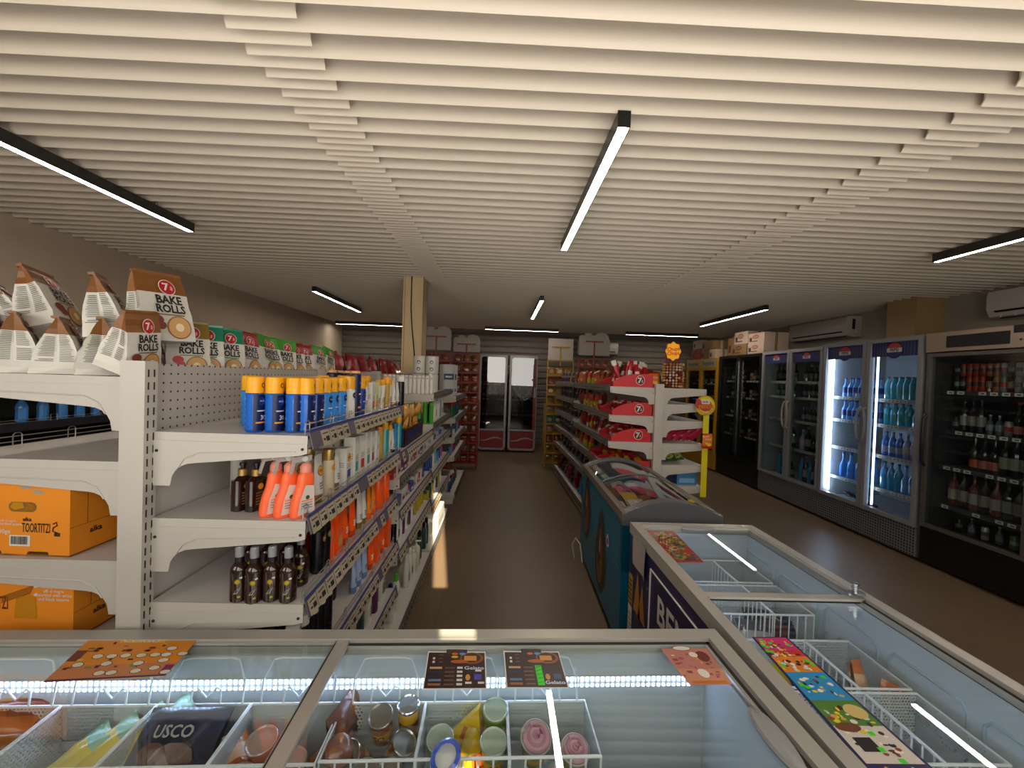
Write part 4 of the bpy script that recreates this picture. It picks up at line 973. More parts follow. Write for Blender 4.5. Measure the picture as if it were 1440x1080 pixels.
# ---------- near bay, top shelf
Z=1.31; FX_=-.57
across([(-.700,1.168,'bluespray',1.3),(-.651,1.178,'bluespray',1.25),(-.597,1.185,'bluespray',1.3)],Z,'front row, top left shelf','sun sprays on the top left shelf')
across([(-.795,1.30,'skyspray',1.2)],Z,'standing apart at the back of the top shelf','sun sprays on the top left shelf')
line([((431,),'bluespray'),((443,),'bluespray'),((455,),'skyspray'),((464,),'skyspray'),((477,),'skyspray'),((489,),'whitespray'),((499,),'navyspray'),((506,),'navyspray2'),((513,),'ytube'),((519.5,),'carton_col'),((526,),'carton_green'),((532,),'ytube'),((538,),'ytube'),((543,),'goldspray'),((548,),'ytube'),((553,),'whitetube'),((558.5,),'whiteblack'),((563,),'blackwhite')],FX_,Z,'aisle row, top left shelf','sun care bottles on the top left shelf')
line([(1.245,'bluespray'),(1.30,'bluespray'),(1.36,'bluespray'),(1.42,'skyspray'),(1.48,'skyspray'),(1.54,'skyspray'),(1.60,'whitespray'),(1.66,'navyspray'),(1.72,'whitespray'),(1.79,'whitespray'),(1.86,'whitespray'),(1.92,'carton_col'),(1.98,'carton_green')],-.62,Z,'second row, top left shelf','sun care bottles on the top left shelf')
line([(1.26,'bluespray'),(1.32,'bluespray'),(1.40,'skyspray'),(1.47,'skyspray'),(1.55,'whitespray'),(1.64,'navyspray'),(1.71,'navyspray'),(1.80,'whitespray')],-.68,Z,'third row, top left shelf','sun care bottles on the top left shelf')
# ---------- near bay, second shelf
Z=1.075
across([(-.868,1.36,'whitecan',.3)],Z,'alone at the back of the second left shelf')
across([(-.752,1.205,'darkoil',1.25),(-.712,1.205,'darkoil',1.25),(-.672,1.25,'darkoil',1.25)],Z,'second left shelf','dark oil bottles on the second left shelf')
across([(-.644,1.165,'trigger',1.0),(-.602,1.160,'trigger',1.0),(-.557,1.160,'trigger',1.0)],Z,'second left shelf','orange trigger sprays on the second left shelf')
line([((447,),'suntube'),((461,),'beigebottle'),((472,),'whitetube'),((483,),'carton_sun'),((494,),'carton_teal'),((503,),'carton_red'),((511,),'carton_teal'),((518,),'carton_red'),((525,),'carton_plain'),((533,),'goldspray'),((541,),'tealspray'),((548,),'ytube'),((555,),'bluespray2'),((560,),'tealspray')],-.572,Z,'second left shelf','creams and cartons on the second left shelf')
line([(1.30,'suntube'),(1.37,'beigebottle'),(1.45,'carton_sun'),(1.52,'carton_plain'),(1.60,'carton_plain'),(1.68,'carton_red'),(1.76,'carton_plain'),(1.84,'carton_teal'),(1.92,'goldspray'),(2.0,'tealspray')],-.64,Z,'back row, second left shelf','creams and cartons on the second left shelf')
# ---------- near bay, third shelf
Z=.845
across([(-.712,1.135,'brownspray',.12),(-.668,1.130,'brownspray',.1),(-.625,1.140,'brownspray',.05),(-.578,1.136,'brownspray',.1)],Z,'front row, third left shelf','brown oil bottles on the third left shelf')
across([(-.745,1.245,'brownspray',.1),(-.694,1.245,'brownspray',.05),(-.64,1.25,'brownspray',.1),(-.588,1.225,'brownspray',.1)],Z,'second row, third left shelf','brown oil bottles on the third left shelf')
line([(1.30,'blackgold'),(1.345,'blackgold'),((447,),'redtube'),((459,),'sh_orange'),((472,),'carton_orange'),((484,),'orangetube'),((494,),'orangetube'),((505,),'whitetube'),((511,),'whitetube'),((518,),'orangetube2'),((524,),'orangetube2'),((532,),'sh_orange'),((541,),'sh_orange')],-.573,Z,'third left shelf','sun creams on the third left shelf')
line([(1.33,'blackgold'),(1.40,'redtube'),(1.50,'carton_orange'),(1.58,'orangetube'),(1.68,'orangetube'),(1.78,'whitetube'),(1.88,'orangetube2')],-.645,Z,'back row, third left shelf','sun creams on the third left shelf')
# ---------- near bay, lower shelves
Z=.60
line([(1.16,'blackwhite'),(1.215,'blackwhite'),(1.27,'blackwhite'),(1.325,'blackwhite'),(1.38,'blackwhite'),((497,),'bluewhitetube'),((504,),'bluewhitetube'),((512,),'bluewhitetube'),((520,),'orangetube'),((528,),'carton_orange'),((536,),'orangetube'),((543,),'carton_orange')],-.573,Z,'fourth left shelf','lotions on the fourth left shelf')
line([(1.16+.06*i,'blackgold') for i in range(5)]+[(1.5,'blackwhite'),(1.58,'blackwhite')],-.64,Z,'back row, fourth left shelf','lotions on the fourth left shelf')
Z=.36
line([(1.2+.065*i,'blackwhite') for i in range(6)]+[(1.62,'sh_white'),(1.72,'sh_dark'),(1.82,'sh_white'),(1.92,'sh_purple'),(2.02,'sh_white')],-.575,Z,'fifth left shelf','bottles on the fifth left shelf')
Z=.115
line([(1.75,'purpletube'),(1.85,'purpletube'),(1.96,'sh_white'),(2.06,'sh_purple')],-.585,Z,'bottom left shelf, near bay','bottles on the bottom left shelf')
# ---------- second bay
Z=1.06
line([(2.17,'whiteblack'),(2.24,'whiteblack'),(2.31,'ytube')],-.575,Z,'beside the golden snack packs','tubes beside the golden snack packs')
bx=tag(empty('snack_box',(-.64,2.63,Z+.001),0),'open navy and brown display box of golden snack packs, left shelving','display box')
B_=MB(); bn=pm('#3a1f14'); bv=pm('#1c2a5a')
B_.box(-.085,.085,-.27,.27,0,.004,bn).box(.081,.085,-.27,.27,0,.10,bn).box(-.085,-.081,-.27,.27,0,.12,bn).box(-.085,.085,-.27,-.266,0,.11,bv).box(-.085,.085,.266,.27,0,.11,bv); B_.rect(-.2,.2,.03,.08,bv,lambda u,v:(.0856,u,v)); B_.build('box_body',bx)
i=0
for lay in range(3):
    for r_ in range(2):
        for c_ in range(5):
            put('goldbread',(-.68+.08*r_+.01*lay,2.44+.09*c_+.02*(lay%2)+random.uniform(-.01,.01),Z+.008+lay*.068),'golden brown snack pack heaped in the navy and brown display box','golden snack packs',R90+random.uniform(-.5,.5),random.uniform(-.3,.3),random.uniform(-.4,.4))
Z=.93
line([(2.16+.075*i,k) for i,k in enumerate(['smallred','smallwhite','smallred','smallblue','smallred','smallwhite','smallred','smallred','smallwhite','smallblue','smallred','smallwhite'])],-.575,Z,'upper carton shelf, middle bay','small cartons of the middle left bay')
Z=.745
line([(2.20+.077*i,k) for i,k in enumerate(['smallwhite','smallblue','smallwhite','smallwhite','smallred','smallblue','smallwhite','smallwhite','smallred','smallwhite','smallblue'])],-.575,Z,'lower carton shelf, middle bay','small cartons of the middle left bay')
Z=.52
line([(2.20,'sh_black'),(2.27,'sh_black'),(2.33,'sh_white'),(2.4,'sh_green'),(2.46,'sh_purple'),(2.54,'sh_white'),(2.62,'sh_purple'),(2.70,'sh_white'),(2.8,'yellowbottle'),(2.88,'yellowbottle'),(2.96,'yellowbottle'),(3.04,'yellowbottle')],-.58,Z,'middle bay, fourth left shelf','shampoos of the middle left bay',sc=.86)
Z=.115
line([(2.24,'sh_navy'),(2.36,'sh_green'),(2.62,'sh_white'),(2.72,'sh_white'),(2.82,'pump'),(2.92,'pump'),(3.02,'sh_dark')],-.58,Z,'bottom left shelf, middle bay','bottles on the bottom left shelf')
# ---------- third bay
Z=1.335
across([(-.912+.0325*i,3.19,'rollon') for i in range(12)],Z,'end row of the third left bay','white deodorant sticks on the third left bay')
across([(-.74,3.64,'rollpack'),(-.625,3.62,'rollpack')],Z,'top of the third left bay','roll packs on the third left bay')
line([(3.26+.06*i,'whitecan') for i in range(5)],-.575,Z,'aisle edge, top, third bay','white cans on the third left bay')
Z=1.10
across([(-.79+.048*i,3.20,'greencan') for i in range(6)],Z,'end row of the third left bay','green cans on the third left bay')
line([(3.3+.065*i,k) for i,k in enumerate(['sh_black','whitecan','whitecan','sh_white','whitecan','whitecan','sh_white','sh_sky','sh_white','sh_white'])],-.575,Z,'aisle edge, second shelf, third bay','toiletries of the third left bay')
for Z,ks,wh_ in ((.93,['sh_white','sh_sky','smallwhite','smallblue','smallwhite','sh_sky','smallblue','smallwhite'],'third'),(.70,['sh_blue','sh_blue','sh_blue','sh_white','sh_sky','cyanbox','sh_blue','sh_pink'],'fourth'),(.45,['yellowbottle','yellowbottle','sh_dark','yellowbottle','sh_green','sh_dark','yellowbottle','sh_green'],'fifth')):
    line([(3.2+.11*i,k) for i,k in enumerate(ks)],-.58,Z,wh_+' shelf, third left bay','toiletries of the third left bay',sc=.66)
Z=.115
line([(3.2,'sh_dark'),(3.3,'sh_dark'),(3.42,'pump')],-.58,Z,'bottom shelf of the third left bay','bottles on the bottom left shelf')
line([(3.62,'amberyellow'),(3.72,'amberyellow'),(3.82,'amberyellow')],-.575,Z+.16,'on the sunlit white box','amber bottles in the sunlight',sc=.75)
MB2=MB(); MB2.box(-.08,.08,-.19,.19,0,.155,wh); MB2.rect(-.12,.12,.03,.08,pm('#b0b0ae'),lambda u,v:(.0806,u,v)); tag(MB2.build('storage_box',None,(-.60,3.72,Z+.001)),'white box in the sunlight on the lowest left shelf','box')
# ---------- run behind the column
Z=1.235
across([(-.66,4.88,'towelpack',.4)],Z,'end of the run behind the column')
put('towelpack',(-.66,5.13,Z+.001),'white towel pack with blue band, second from the column end',None,.4)
Z=.99
line([(4.78+.08*i,k) for i,k in enumerate(['redgreen','redgreen','redgreen','redgreen','sh_blue','sh_blue','sh_dark','sh_dark','redgreen'])],-.585,Z,'second shelf behind column','bottles of the run behind the column')
for Z,ks,wh_ in ((.76,['sh_blue','smallwhite','smallwhite','sh_blue','cyanbox','sh_pink','sh_blue','smallred'],'third'),(.55,['cyanbox','sh_pink','sh_blue','smallred','redgreen','smallred','sh_blue','sh_pink'],'fourth'),(.115,['sh_blue','sh_dark','redgreen','sh_blue','sh_dark','redgreen'],'bottom')):
    line([(4.78+.13*i,k) for i,k in enumerate(ks)],-.585,Z,wh_+' shelf behind column','bottles of the run behind the column',sc=.78)
# ---------- bread crisp bags on top of the left shelving
TZ=1.4565
def bag(key,loc,label,rz,rx=0,ry=0,s=1.0): put(key,loc,label,'bread crisp bags on the left shelving',rz,rx,ry,s)
def bpos(px,py,Y): return at(px,py,Y=Y)
bag('bake_brown',(-1.46,1.20,TZ),'brown-topped white crisp bag in the bottom row, cut by the left edge',2.2,0,0,.84)
bag('bake_brown2',(-1.355,1.165,TZ),'brown-topped white crisp bag in the bottom row, second from the left edge',2.3,0,0,(.86,1,.84))
bag('bake_brown',(-1.252,1.185,TZ),'brown-topped white crisp bag, third in the bottom row, partly under others',2.15,0,0,(.86,1,.8))
bag('bake_brown2',(-1.15,1.19,TZ),'brown-topped white crisp bag in the bottom row, fourth from the left edge',2.35,0,0,(.86,1,.82))
bag('bake_brown',(-1.12,1.31,TZ),'brown-topped white crisp bag behind the slumped front bag',2.1,0,-.08,.8)
bag('bake_brown2',(-1.045,1.155,TZ+.002),'slumped brown-topped crisp bag leaning over the steel upright',1.5,.35,-.1,.84)
bag('bake_brown2',(-1.47,1.27,TZ+.085),'brown-topped crisp bag of the top row, leftmost',2.1,-.35,.1,.85)
bag('bake_brown',(-1.345,1.245,TZ+.105),'brown-topped crisp bag of the top row tilted right, its name half hidden',1.8,-.3,.12,.95)
bag('bake_brown2',(-1.24,1.31,TZ+.085),'brown-topped crisp bag of the top row, narrow one in the middle',2.2,-.2,.1,.85)
bag('bake_brown',(-1.165,1.235,TZ+.105),'brown-topped crisp bag of the top row, showing its printed side',2.1,-.15,-.05,.9)
bag('bake_brown2',(-1.05,1.27,TZ+.10),'brown-topped crisp bag of the top row, its full name and biscuit facing the aisle',1.15,-.05,-.04,1.06)
for i,(px,k,lab,ang,h) in enumerate(((266,'bake_mustard','olive-topped crisp bag with tomatoes, first behind the pile',.75,0),(289,'bake_teal','teal-topped white crisp bag, nearer of two',.62,0),(316,'bake_teal','teal-topped white crisp bag, farther of two',.85,.05),(341,'bake_red','red-topped white crisp bag right after the teal ones',1.3,.1),(366,'bake_green','green-topped crisp bag showing its pleated side',1.5,.12),(377,'bake_green','green-topped crisp bag half hidden behind the pleated one',1.2,-.05),(396,'bake_green','green-topped crisp bag with its name facing the aisle',.8,.1),(412,'bake_red','red-topped white crisp bag, nearer of the pair past the green ones',.9,0),(425,'bake_red','red-topped white crisp bag, farther of the pair past the green ones',.9,0),(443,'bake_green','green-topped crisp bag, last of the standing row',1.1,.15),(455,'bake_green','green-topped crisp bag lying against the red crisps',1.3,.3))):
    Y=ypx(px,-1.055,1.55)
    bag(k,(-1.06,Y,TZ),lab,ang,0,h,.93-.012*i)
rc=0
for i in range(13):
    Y=2.60+.12*i; k='redcrisp' if i%3 else 'redcrisp2'
    put(k,(-1.04-.07*(i%2),Y,TZ+.002),f'{nth(i)} shiny red crisp bag of the red row on the left shelving','red crisp bags on the left shelving',R90+random.uniform(-.5,.2),random.uniform(-.35,-.05),random.uniform(-.3,.3),.82)
for i in range(3): put('orangecrisp',(-1.03,4.14-.08*i,TZ+.002),f'orange crisp bag, {nth(i)} from the beige column','orange crisp bags by the column',R90-.3,-.5,0,.8)
# ---------- orange cartons on the camera side
ocard=mat('carton_orange_card','#e88c16',.7,noise=.05,nscale=12); ocard2=mat('carton_inside','#8a5a20',.8); tape=mat('tape_grey','#a59a8c',.35)
def ocarton(loc,label,low):
    c=tag(empty('cardboard_box',loc,-.03),label,'cardboard box')
    W,D,H=.345,.30,(.197 if low else .226); b=MB()
    # walls with tabs and notches along top and bottom edges
    hx,hz0,hz1=(-.075,.122,.148)
    def wall(P,m,y0,y1):
        n=len(P); vs=[(x,y0,z) for x,z in P]+[(x,y1,z) for x,z in P]
        b.add(vs,[tuple(range(n)),tuple(range(2*n-1,n-1,-1))]+[(i,n+i,n+(i+1)%n,(i+1)%n) for i in range(n)],m)
    zt=.012
    top=[(-W,H-zt),(-W+.05,H-zt),(-W+.05,H),(-.29,H),(-.29,H-zt),(-.235,H-zt),(-.235,H),(-.155,H),(-.15,H-zt),(-.105,H-zt),(-.10,H),(-.05,H-.002),(-.045,H-zt*.6),(0,H-zt*.6)]
    bot=[(0,0),(-.055,0),(-.06,zt),(-.115,zt),(-.12,0),(-.185,0),(-.19,zt),(-.24,zt),(-.245,0),(-W,0)]
    wall(bot[:3]+bot[3:]+top,ocard,0,.005)
    if not low:
        # hand hole: dark stadium with a glimpse of the golden bags behind
        P=[]
        for k in range(9): a=-R90+PI*k/8; P.append((-.105+.0135*math.cos(a),.134+.0135*math.sin(a)))
        for k in range(9): a=R90+PI*k/8; P.append((-.155+.0135*math.cos(a),.134+.0135*math.sin(a)))
        b.poly([(x,-.0006,z) for x,z in P],ocard2)
        b.poly([(-.165,-.0010,.132),(-.15,-.0010,.125),(-.125,-.0010,.132),(-.13,-.0010,.146),(-.155,-.0010,.146)],foil('#c08a14')); b.poly([(-.125,-.0010,.124),(-.1,-.0010,.128),(-.097,-.0010,.14),(-.115,-.0010,.145)],foil('#a06a10'))
        fn=front(0,.0008,0)
        b.text('alka',.014,ink,fn,-.117,.100,.03,1.1); b.text('TOORTITZI',.036,ink,fn,-.092,.076,.012,.42)
        b.tube([fn(-.045,.09),fn(-.036,.095),fn(-.034,.086),fn(-.044,.08),fn(-.046,.07),fn(-.034,.066),fn(-.03,.058)],.0018,ink,4); b.rect(-.042,-.026,.056,.066,ink,fn)
        b.rect(-.165,-.108,.026,.056,wh,fn)
        x=-.16
        while x<-.115: w_=random.choice((.0008,.0014,.002)); b.rect(x,x+w_,.031,.053,ink,lambda u,v:(u,-.0014,v)); x+=w_+random.choice((.001,.0016))
        b.text('Toortitzi cu susan alb si negru',.0105,wh,fn,-.205,.095,.0,.9); b.text('Toortitzi with white and black sesame',.0105,wh,fn,-.2,.086,.0,.85); b.text('12 buc x 180ge',.017,wh,fn,-.215,.065,.01)
        b.poly([fn(-.13,H-.004),fn(-.112,H-.004),fn(-.108,.182),(-.118,-.0008,.186),fn(-.137,.181)],tape); b.poly([fn(-.103,.183),fn(-.082,.181),fn(-.068,.171),fn(-.1,.171)],tape)
    else:
        fn=front(0,.0008,0)
        b.text('TOORTITZI',.05,pm('#6a2a10'),fn,-.235,.10,.012,.42)
        b.poly([fn(-.20,.10),fn(-.12,.13),fn(-.11,.155),fn(-.135,.145),fn(-.2,.12)],pm('#a8641c')); b.poly([fn(-.165,.06),fn(-.10,.06),fn(-.105,.12),fn(-.13,.13),fn(-.16,.115)],pm('#c8861c'))
        for q,tx in enumerate(('Toortitzi cu susan','alb si negru','Toortitzi with white','and black sesame')): b.text(tx,.0125,wh,fn,-.055,.15-.0115*q,.01)
        for q in (0,2): b.disc(-.105,.15-.0115*q,.006,.004,wh,fn,8)
    b.box(-.005,0,.005,D,0,H-.008,ocard).box(-W,-W+.005,.005,D,0,H-.008,ocard).box(-W,0,D,D+.005,0,H-.012,ocard).box(-W,0,0,D,0,.004,ocard2)
    sf=lambda u,v:(.0006,u,v)
    b.text('alka',.022,ink,sf,.07,.055,.03); b.rect(.0,D,.078,.0795,ocard2,sf); b.rect(.045,.047,.08,H-.01,ocard2,sf)
    b.build('box_body',c)
    return c
ocarton((-1.168,1.13,.9565),'orange cardboard carton with hand hole and barcode on the middle left shelf',False)
ocarton((-1.165,1.14,.7165),'orange cardboard carton with white sesame text on the shelf below the other',True)
for j in range(3): put('goldbread',(-1.42+.09*j,1.22,.9565+.10),'golden snack pack peeping over the upper orange carton','golden packs in the orange carton',.4*j,.2,0,1.3)
# far left wall: blue packs on the dark shelf
for i in range(5): put('w_blue_big',(-3.13+.001*i,2.72+.12*i,1.086),f'blue water bottle on the dark wall shelf, {nth(i)} from the near end','blue bottles on the dark wall shelf',s=.85)
# ---------------------------------------------------------------- right shelving goods
RM=gond_r.matrix_basis
def rg(u,v,z): return RM@Vector((u,v,z))
def redtray(u0,u1,v0,v1,z,label,h=.115):
    t_=tag(empty('display_tray',rg(0,0,z+.001),RR),label,'display tray')
    rm=mat('tray_red','#c8232a',.45); b=MB()
    def side(v):
        n=10; P=[(u0,0),(u1,0),(u1,h)]
        for k in range(n+1): f=k/n; P.append((u1+(u0-u1)*(.35+.65*f), h*(1-.62*f**2.2)))
        m=len(P); vs=[(x,v-.0015,q) for x,q in P]+[(x,v+.0015,q) for x,q in P]
        b.add(vs,[tuple(range(m)),tuple(range(2*m-1,m-1,-1))]+[(i,m+i,m+(i+1)%m,(i+1)%m) for i in range(m)],rm)
    for v in (v0,v1): side(v)
    b.box(u0,u1,v0,v1,0,.003,rm).box(u1-.003,u1,v0,v1,0,h,rm).box(u0,u0+.003,v0,v1,0,h*.38,rm)
    if h<.1: b.build('tray_body',t_); return t_
    cx=u1-.115; fn=front(0,.0024,v0); b.disc(cx,h*.52,.040,.042,wh,fn,22); b.disc(cx,h*.52,.0365,.0385,rm,front(0,.0030,v0),22); b.disc(cx,h*.52,.033,.035,pm('#5a1014'),front(0,.0034,v0),22); b.text('7',.062,wh,front(0,.004,v0),cx-.006,h*.5,.04,1.1); b.text('days',.017,wh,front(0,.004,v0),cx+.016,h*.46,.02,.8,R90)
    b.build('tray_body',t_); return t_
redtray(-.40,-.045,.03,.42,1.44,'red card tray with round white badge on the top right shelf')
redtray(-.40,-.045,.03,.42,1.19,'red card tray with round white badge on the second right shelf')
redtray(-.40,-.045,.03,.42,.96,'red card tray with round white badge on the third right shelf')
redtray(-.40,-.045,.45,.80,.73,'low red tray on the fourth right shelf, farther one',.06)
redtray(-.40,-.045,.03,.40,.73,'low red tray on the fourth right shelf, nearer one',.06)
B2={1.19:1.23,.96:1.0,.73:.76}
WH={1.44:'top',1.19:'second',.96:'third',.73:'fourth',.5:'fifth',.12:'bottom'}
def pack(k,u,v,z,lab,grp,rz=-R90,rx=0,ry=0,s=1): put(k,tuple(rg(u,v,z)),lab,grp,rz+RR,rx,ry,s)
for z in (1.44,1.19,.96):
    n=15 if z==1.44 else 12
    for i in range(n):
        lab=f'red and white pastry pack standing in the red tray, {WH[z]} right shelf'
        big=z==1.44
        pack('croissant' if i%2 else 'croissant2',(-.31+.056*(i%5) if big else -.30+.07*(i%4))+random.uniform(-.006,.006),.10+.11*(i//(5 if big else 4))+random.uniform(-.01,.01),z+.006,lab,f'pastry packs in the {WH[z]} red tray',random.uniform(-.3,.3),random.uniform(-.5,.15) if big else random.uniform(-.9,-.5),random.uniform(-.6,.6),(.66,.8,1.15) if big else .62)
PK={1.44:['orangepack','orangepack','lemonpack','lemonpack','orangepack','orangecrisp','orangecrisp','chipbrown','darkpack','chipgold','darkpack','darkpurple','darkpack','darkpack'],
    1.19:['croissant','yellowpack','lemonpack','yellowpack','lemonpack','redcrisp2','magenta','darkpack','darkpurple','darkbrown','darkpack','darkbrown','darkpack','darkbrown'],
    .96:['croissant2','croissant','yellowpack','croissant2','redcrisp2','yellowpack','darkpack','darkpack','darkbrown','darkpack','darkpurple','darkpack','darkbrown','darkpack'],
    .73:['lemonpack','yellowpack','lemonpack','orangepack','yellowpack','darkpurple','darkpurple','darkbrown','darkpack','darkbrown','darkpack','darkbrown','darkpack','darkpack'],
    .5:['darkbrown','darkpack','darkpurple','darkbrown','darkpack','darkpurple','darkbrown','darkpack','darkpack','darkbrown','darkpack','darkpack'],
    .12:['redcrisp2','redcrisp','darkbrown','redcrisp2','redcrisp','w_blue_big','redcrisp','darkbrown','redcrisp2','darkpack','darkbrown','redcrisp']}
PD={'orangepack':'orange snack bag','lemonpack':'lemon yellow and red snack bag','orangecrisp':'orange crisp bag','chipbrown':'brown crisp bag','darkpack':'black snack bag with silver stripe','chipgold':'gold crisp bag','darkpurple':'dark purple chocolate bag','croissant':'red and white pastry pack','croissant2':'white and red pastry pack','yellowpack':'yellow and red pastry pack','redcrisp2':'dark red crisp bag','redcrisp':'red crisp bag','magenta':'magenta snack pack','darkbrown':'dark brown snack bag','w_blue_big':'blue bottle'}
for z,ks in PK.items():
    seen={}; 
    for row in (0,1):
        for i,k in enumerate(ks):
            if row and i%2: continue
            kk=k if row==0 else ks[(i+3)%len(ks)]
            if kk=='w_blue_big' and row: continue
            st=.50 if z>.9 else (.86 if z==.73 else .06)
            dv=(2.86-st)/len(ks); v=st+dv*(i+.5); v+=(.07 if 0<=v-1.5<.07 else -.07 if -.07<v-1.5<0 else 0)
            q=(kk,row); c=seen.get(q,0); seen[q]=c+1
            pack(kk,-.355+.13*row,v,(B2.get(z,z) if v>1.5 else z)+.001,f'{nth(c)} {PD[kk]} from near end, {"front" if row==0 else "back"} row, {WH[z]} right shelf','snack bags on the right shelving',-R90+random.uniform(-.25,.25),random.uniform(-.3,-.02),random.uniform(-.15,.15),(.8 if kk[:4]=='croi' else .95) if row==0 else .95)
for i in range(7): pack('yellowpack' if i%2 else 'lemonpack',-.33+.042*i,.2+.06*(i%3)+.3*(i%2),.735,f'yellow and cream pastry pack in the low red trays, {nth(i)} from the aisle','yellow pastry packs in the low trays',random.uniform(-.3,.3),-1.1,random.uniform(-.4,.4),.75)
# camera-right side of the right shelving
for i in range(9): pack('magenta',.08+.036*i,.16+.02*(i%2),.957,f'magenta candy bag leaning in a fan on the right side, {nth(i)} from the upright','magenta candy bags in a fan',-.1,-.35,.95,1.0)
pack('greenbag',.16,.16,.766,'green candy bag lying on the lower right side shelf',None,0,-.9,0); pack('greenbag',.26,.2,.766,'second green candy bag beside the first on the lower right side shelf',None,.2,-.9,0)
b=MB(); bb=pm('#3f7fae'); b.box(-.09,.09,0,.12,0,.13,bb); 
for k in range(7): b.add([(-.085+.025*k,-.001,.12),(-.065+.025*k,-.001,.12),(-.075+.025*k,-.001,.15)],[(0,1,2),(2,1,0)],bb)
b.rect(-.07,.07,.02,.06,pm('#7fb0d0'),front(0,.0008,0)); tag(b.build('candy_carton',None,tuple(rg(.31,.06,.581)),RR),'light blue carton with jagged top on a low right side shelf','carton')
b=MB(); b.box(-.075,.075,0,.2,0,.12,pm('#1c2440')); tag(b.build('candy_carton',None,tuple(rg(.13,.1,.581)),RR),'dark navy carton beside the light blue one','carton')
put('candybag',tuple(rg(.065,.28,1.441)),'pink and red candy bag beside the lollipop display',None,0,-.15,0,1.1)
put('candybag',tuple(rg(.115,.36,1.441)),'red candy bag behind the lollipop display',None,.3,-.1,0,1.1)
# lollipop display
ld=tag(empty('lollipop_display',tuple(rg(.235,.27,1.441)),RR),'round lollipop display with lit yellow flower sign on top of the right shelving','lollipop display')
core=pm('#5a1418'); MB().lathe([(.075,0),(.08,.01),(.08,.225),(.07,.235),(0,.235)],core,20).build('drum',ld)
MB().box(-.07,.07,.01,.02,.23,.30,core).build('sign_post',ld)
sg=MB(); fy=mat('flower_yellow','#f5b820',.5,emit=.16,emitcol='#ff9d12'); fr_=mat('flower_letters','#c8141c',.5,emit=.05,emitcol='#d01010')
P=[]
for k in range(64):
    a=2*PI*k/64; rr=.074+.006*math.cos(8*a); P.append((rr*math.cos(a)*.95,rr*math.sin(a)*1.12))
n=len(P); vs=[(x,0,z+.345) for x,z in P]+[(x,.016,z+.345) for x,z in P]
sg.add(vs,[tuple(range(n)),tuple(range(2*n-1,n-1,-1))]+[(i,n+i,n+(i+1)%n,(i+1)%n) for i in range(n)],fy)
P2=[(x*1.1,z*1.1) for x,z in P]; vs=[(x,.004,z+.345) for x,z in P2]+[(x,.014,z+.345) for x,z in P2]
sg.add(vs,[tuple(range(n)),tuple(range(2*n-1,n-1,-1))]+[(i,n+i,n+(i+1)%n,(i+1)%n) for i in range(n)],core)
sg.text('Chupa',.048,fr_,front(0,.001,0),0,.365,.02,.95,.1); sg.text('Chups',.048,fr_,front(0,.001,0),0,.325,.02,.95,.1)
sg.build('flower_sign',ld)
hl=MB()
for s in (-1,1): hl.tube([(s*.08,.0,.06),(s*.11,-.01,.09),(s*.105,-.01,.13),(s*.08,0,.15)],.005,pm('#b08a5a'),6)
hl.build('handle',ld)
cols=['#c89048','#b8562e','#d8b07c','#8a2f20','#d8ccc0','#c09a58']
for i,cx in enumerate(cols):
    lb_=MB(); lb_.lathe([(0,-.011),(.007,-.0085),(.011,0),(.007,.0085),(0,.011)],mat('lolly_'+cx[1:],cx,.3,coat=.4),9); st=MB(); st.tube([(0,0,0),(0,.03,0)],.0016,wh,5)
    kind('lolly%d'%i,'lollipop','lollipop',[('candy_ball',lb_),('stick',st)])
base=rg(.235,.27,1.441)
for r_ in range(9):
    for c_ in range(11):
        a=-PI*.02-PI*.96*c_/10
        z_=.018+.0252*r_
        dx,dy=math.cos(a),math.sin(a)
        o=put('lolly%d'%((r_//2+c_//3+random.randrange(2))%6),(base.x+.094*dx,base.y+.094*dy,base.z+z_),'small round wrapped lollipop stuck in the round lollipop display','lollipops in the display',a+R90)
# yellow hanging strip sign with candy bag
hs=tag(empty('hanging_sign',tuple(rg(.415,-.03,0)),RR),'yellow hanging strip with round candy header on the right shelving','sign')
sy=mat('sign_yellow','#d9c80a',.5); b=MB(); b.box(-.026,.026,0,.003,.50,1.28,sy); b.build('strip',hs)
b=MB(); b.lathe([(0,0),(.088,0),(.088,.004),(0,.004)],pm('#d0a80c'),28,X=T(-.012,.0,1.30,rx=R90)@Matrix.Translation((0,0,-.004)))
fn=lambda o:front(-.012,o,-.001)
b.disc(0,1.30,.074,.074,pm('#e0d21c'),fn(.0012),24); b.disc(.0,1.30,.06,.05,pm('#c8501c'),fn(.0018),18)
b.disc(-.064,1.315,.028,.045,pm('#b8382a'),fn(.0022),14); b.rect(-.035,.035,1.315,1.35,pm('#e4e0d6'),fn(.0024)); b.rect(-.028,.028,1.322,1.343,pm('#4a5a2a'),fn(.0028))
b.text('SOUR',.03,wh,fn(.0034),0,1.332,.03); b.text('PATCH',.045,pm('#5a1414'),fn(.003),.004,1.287,.04,.9,.06); b.text('PATCH',.044,pm('#f08a1c'),fn(.0036),.002,1.289,.02,.9,.06); b.text('KIDS',.03,pm('#b01c6a'),fn(.0036),.01,1.262,.03)
for k in range(9):
    a=math.radians(215+k*14); b.rect(-.006,.006,-.004,.004,green_p if k%2 else red_p,(lambda ca,sa:lambda u,v:(-.012+.066*ca+u,-.003,1.30+.066*sa+v))(math.cos(a),math.sin(a)))
b.build('header_disc',hs)
put('candybag',tuple(rg(.418,-.055,.93)),'orange and red candy bag clipped on the yellow hanging strip',None,.02,0,0)
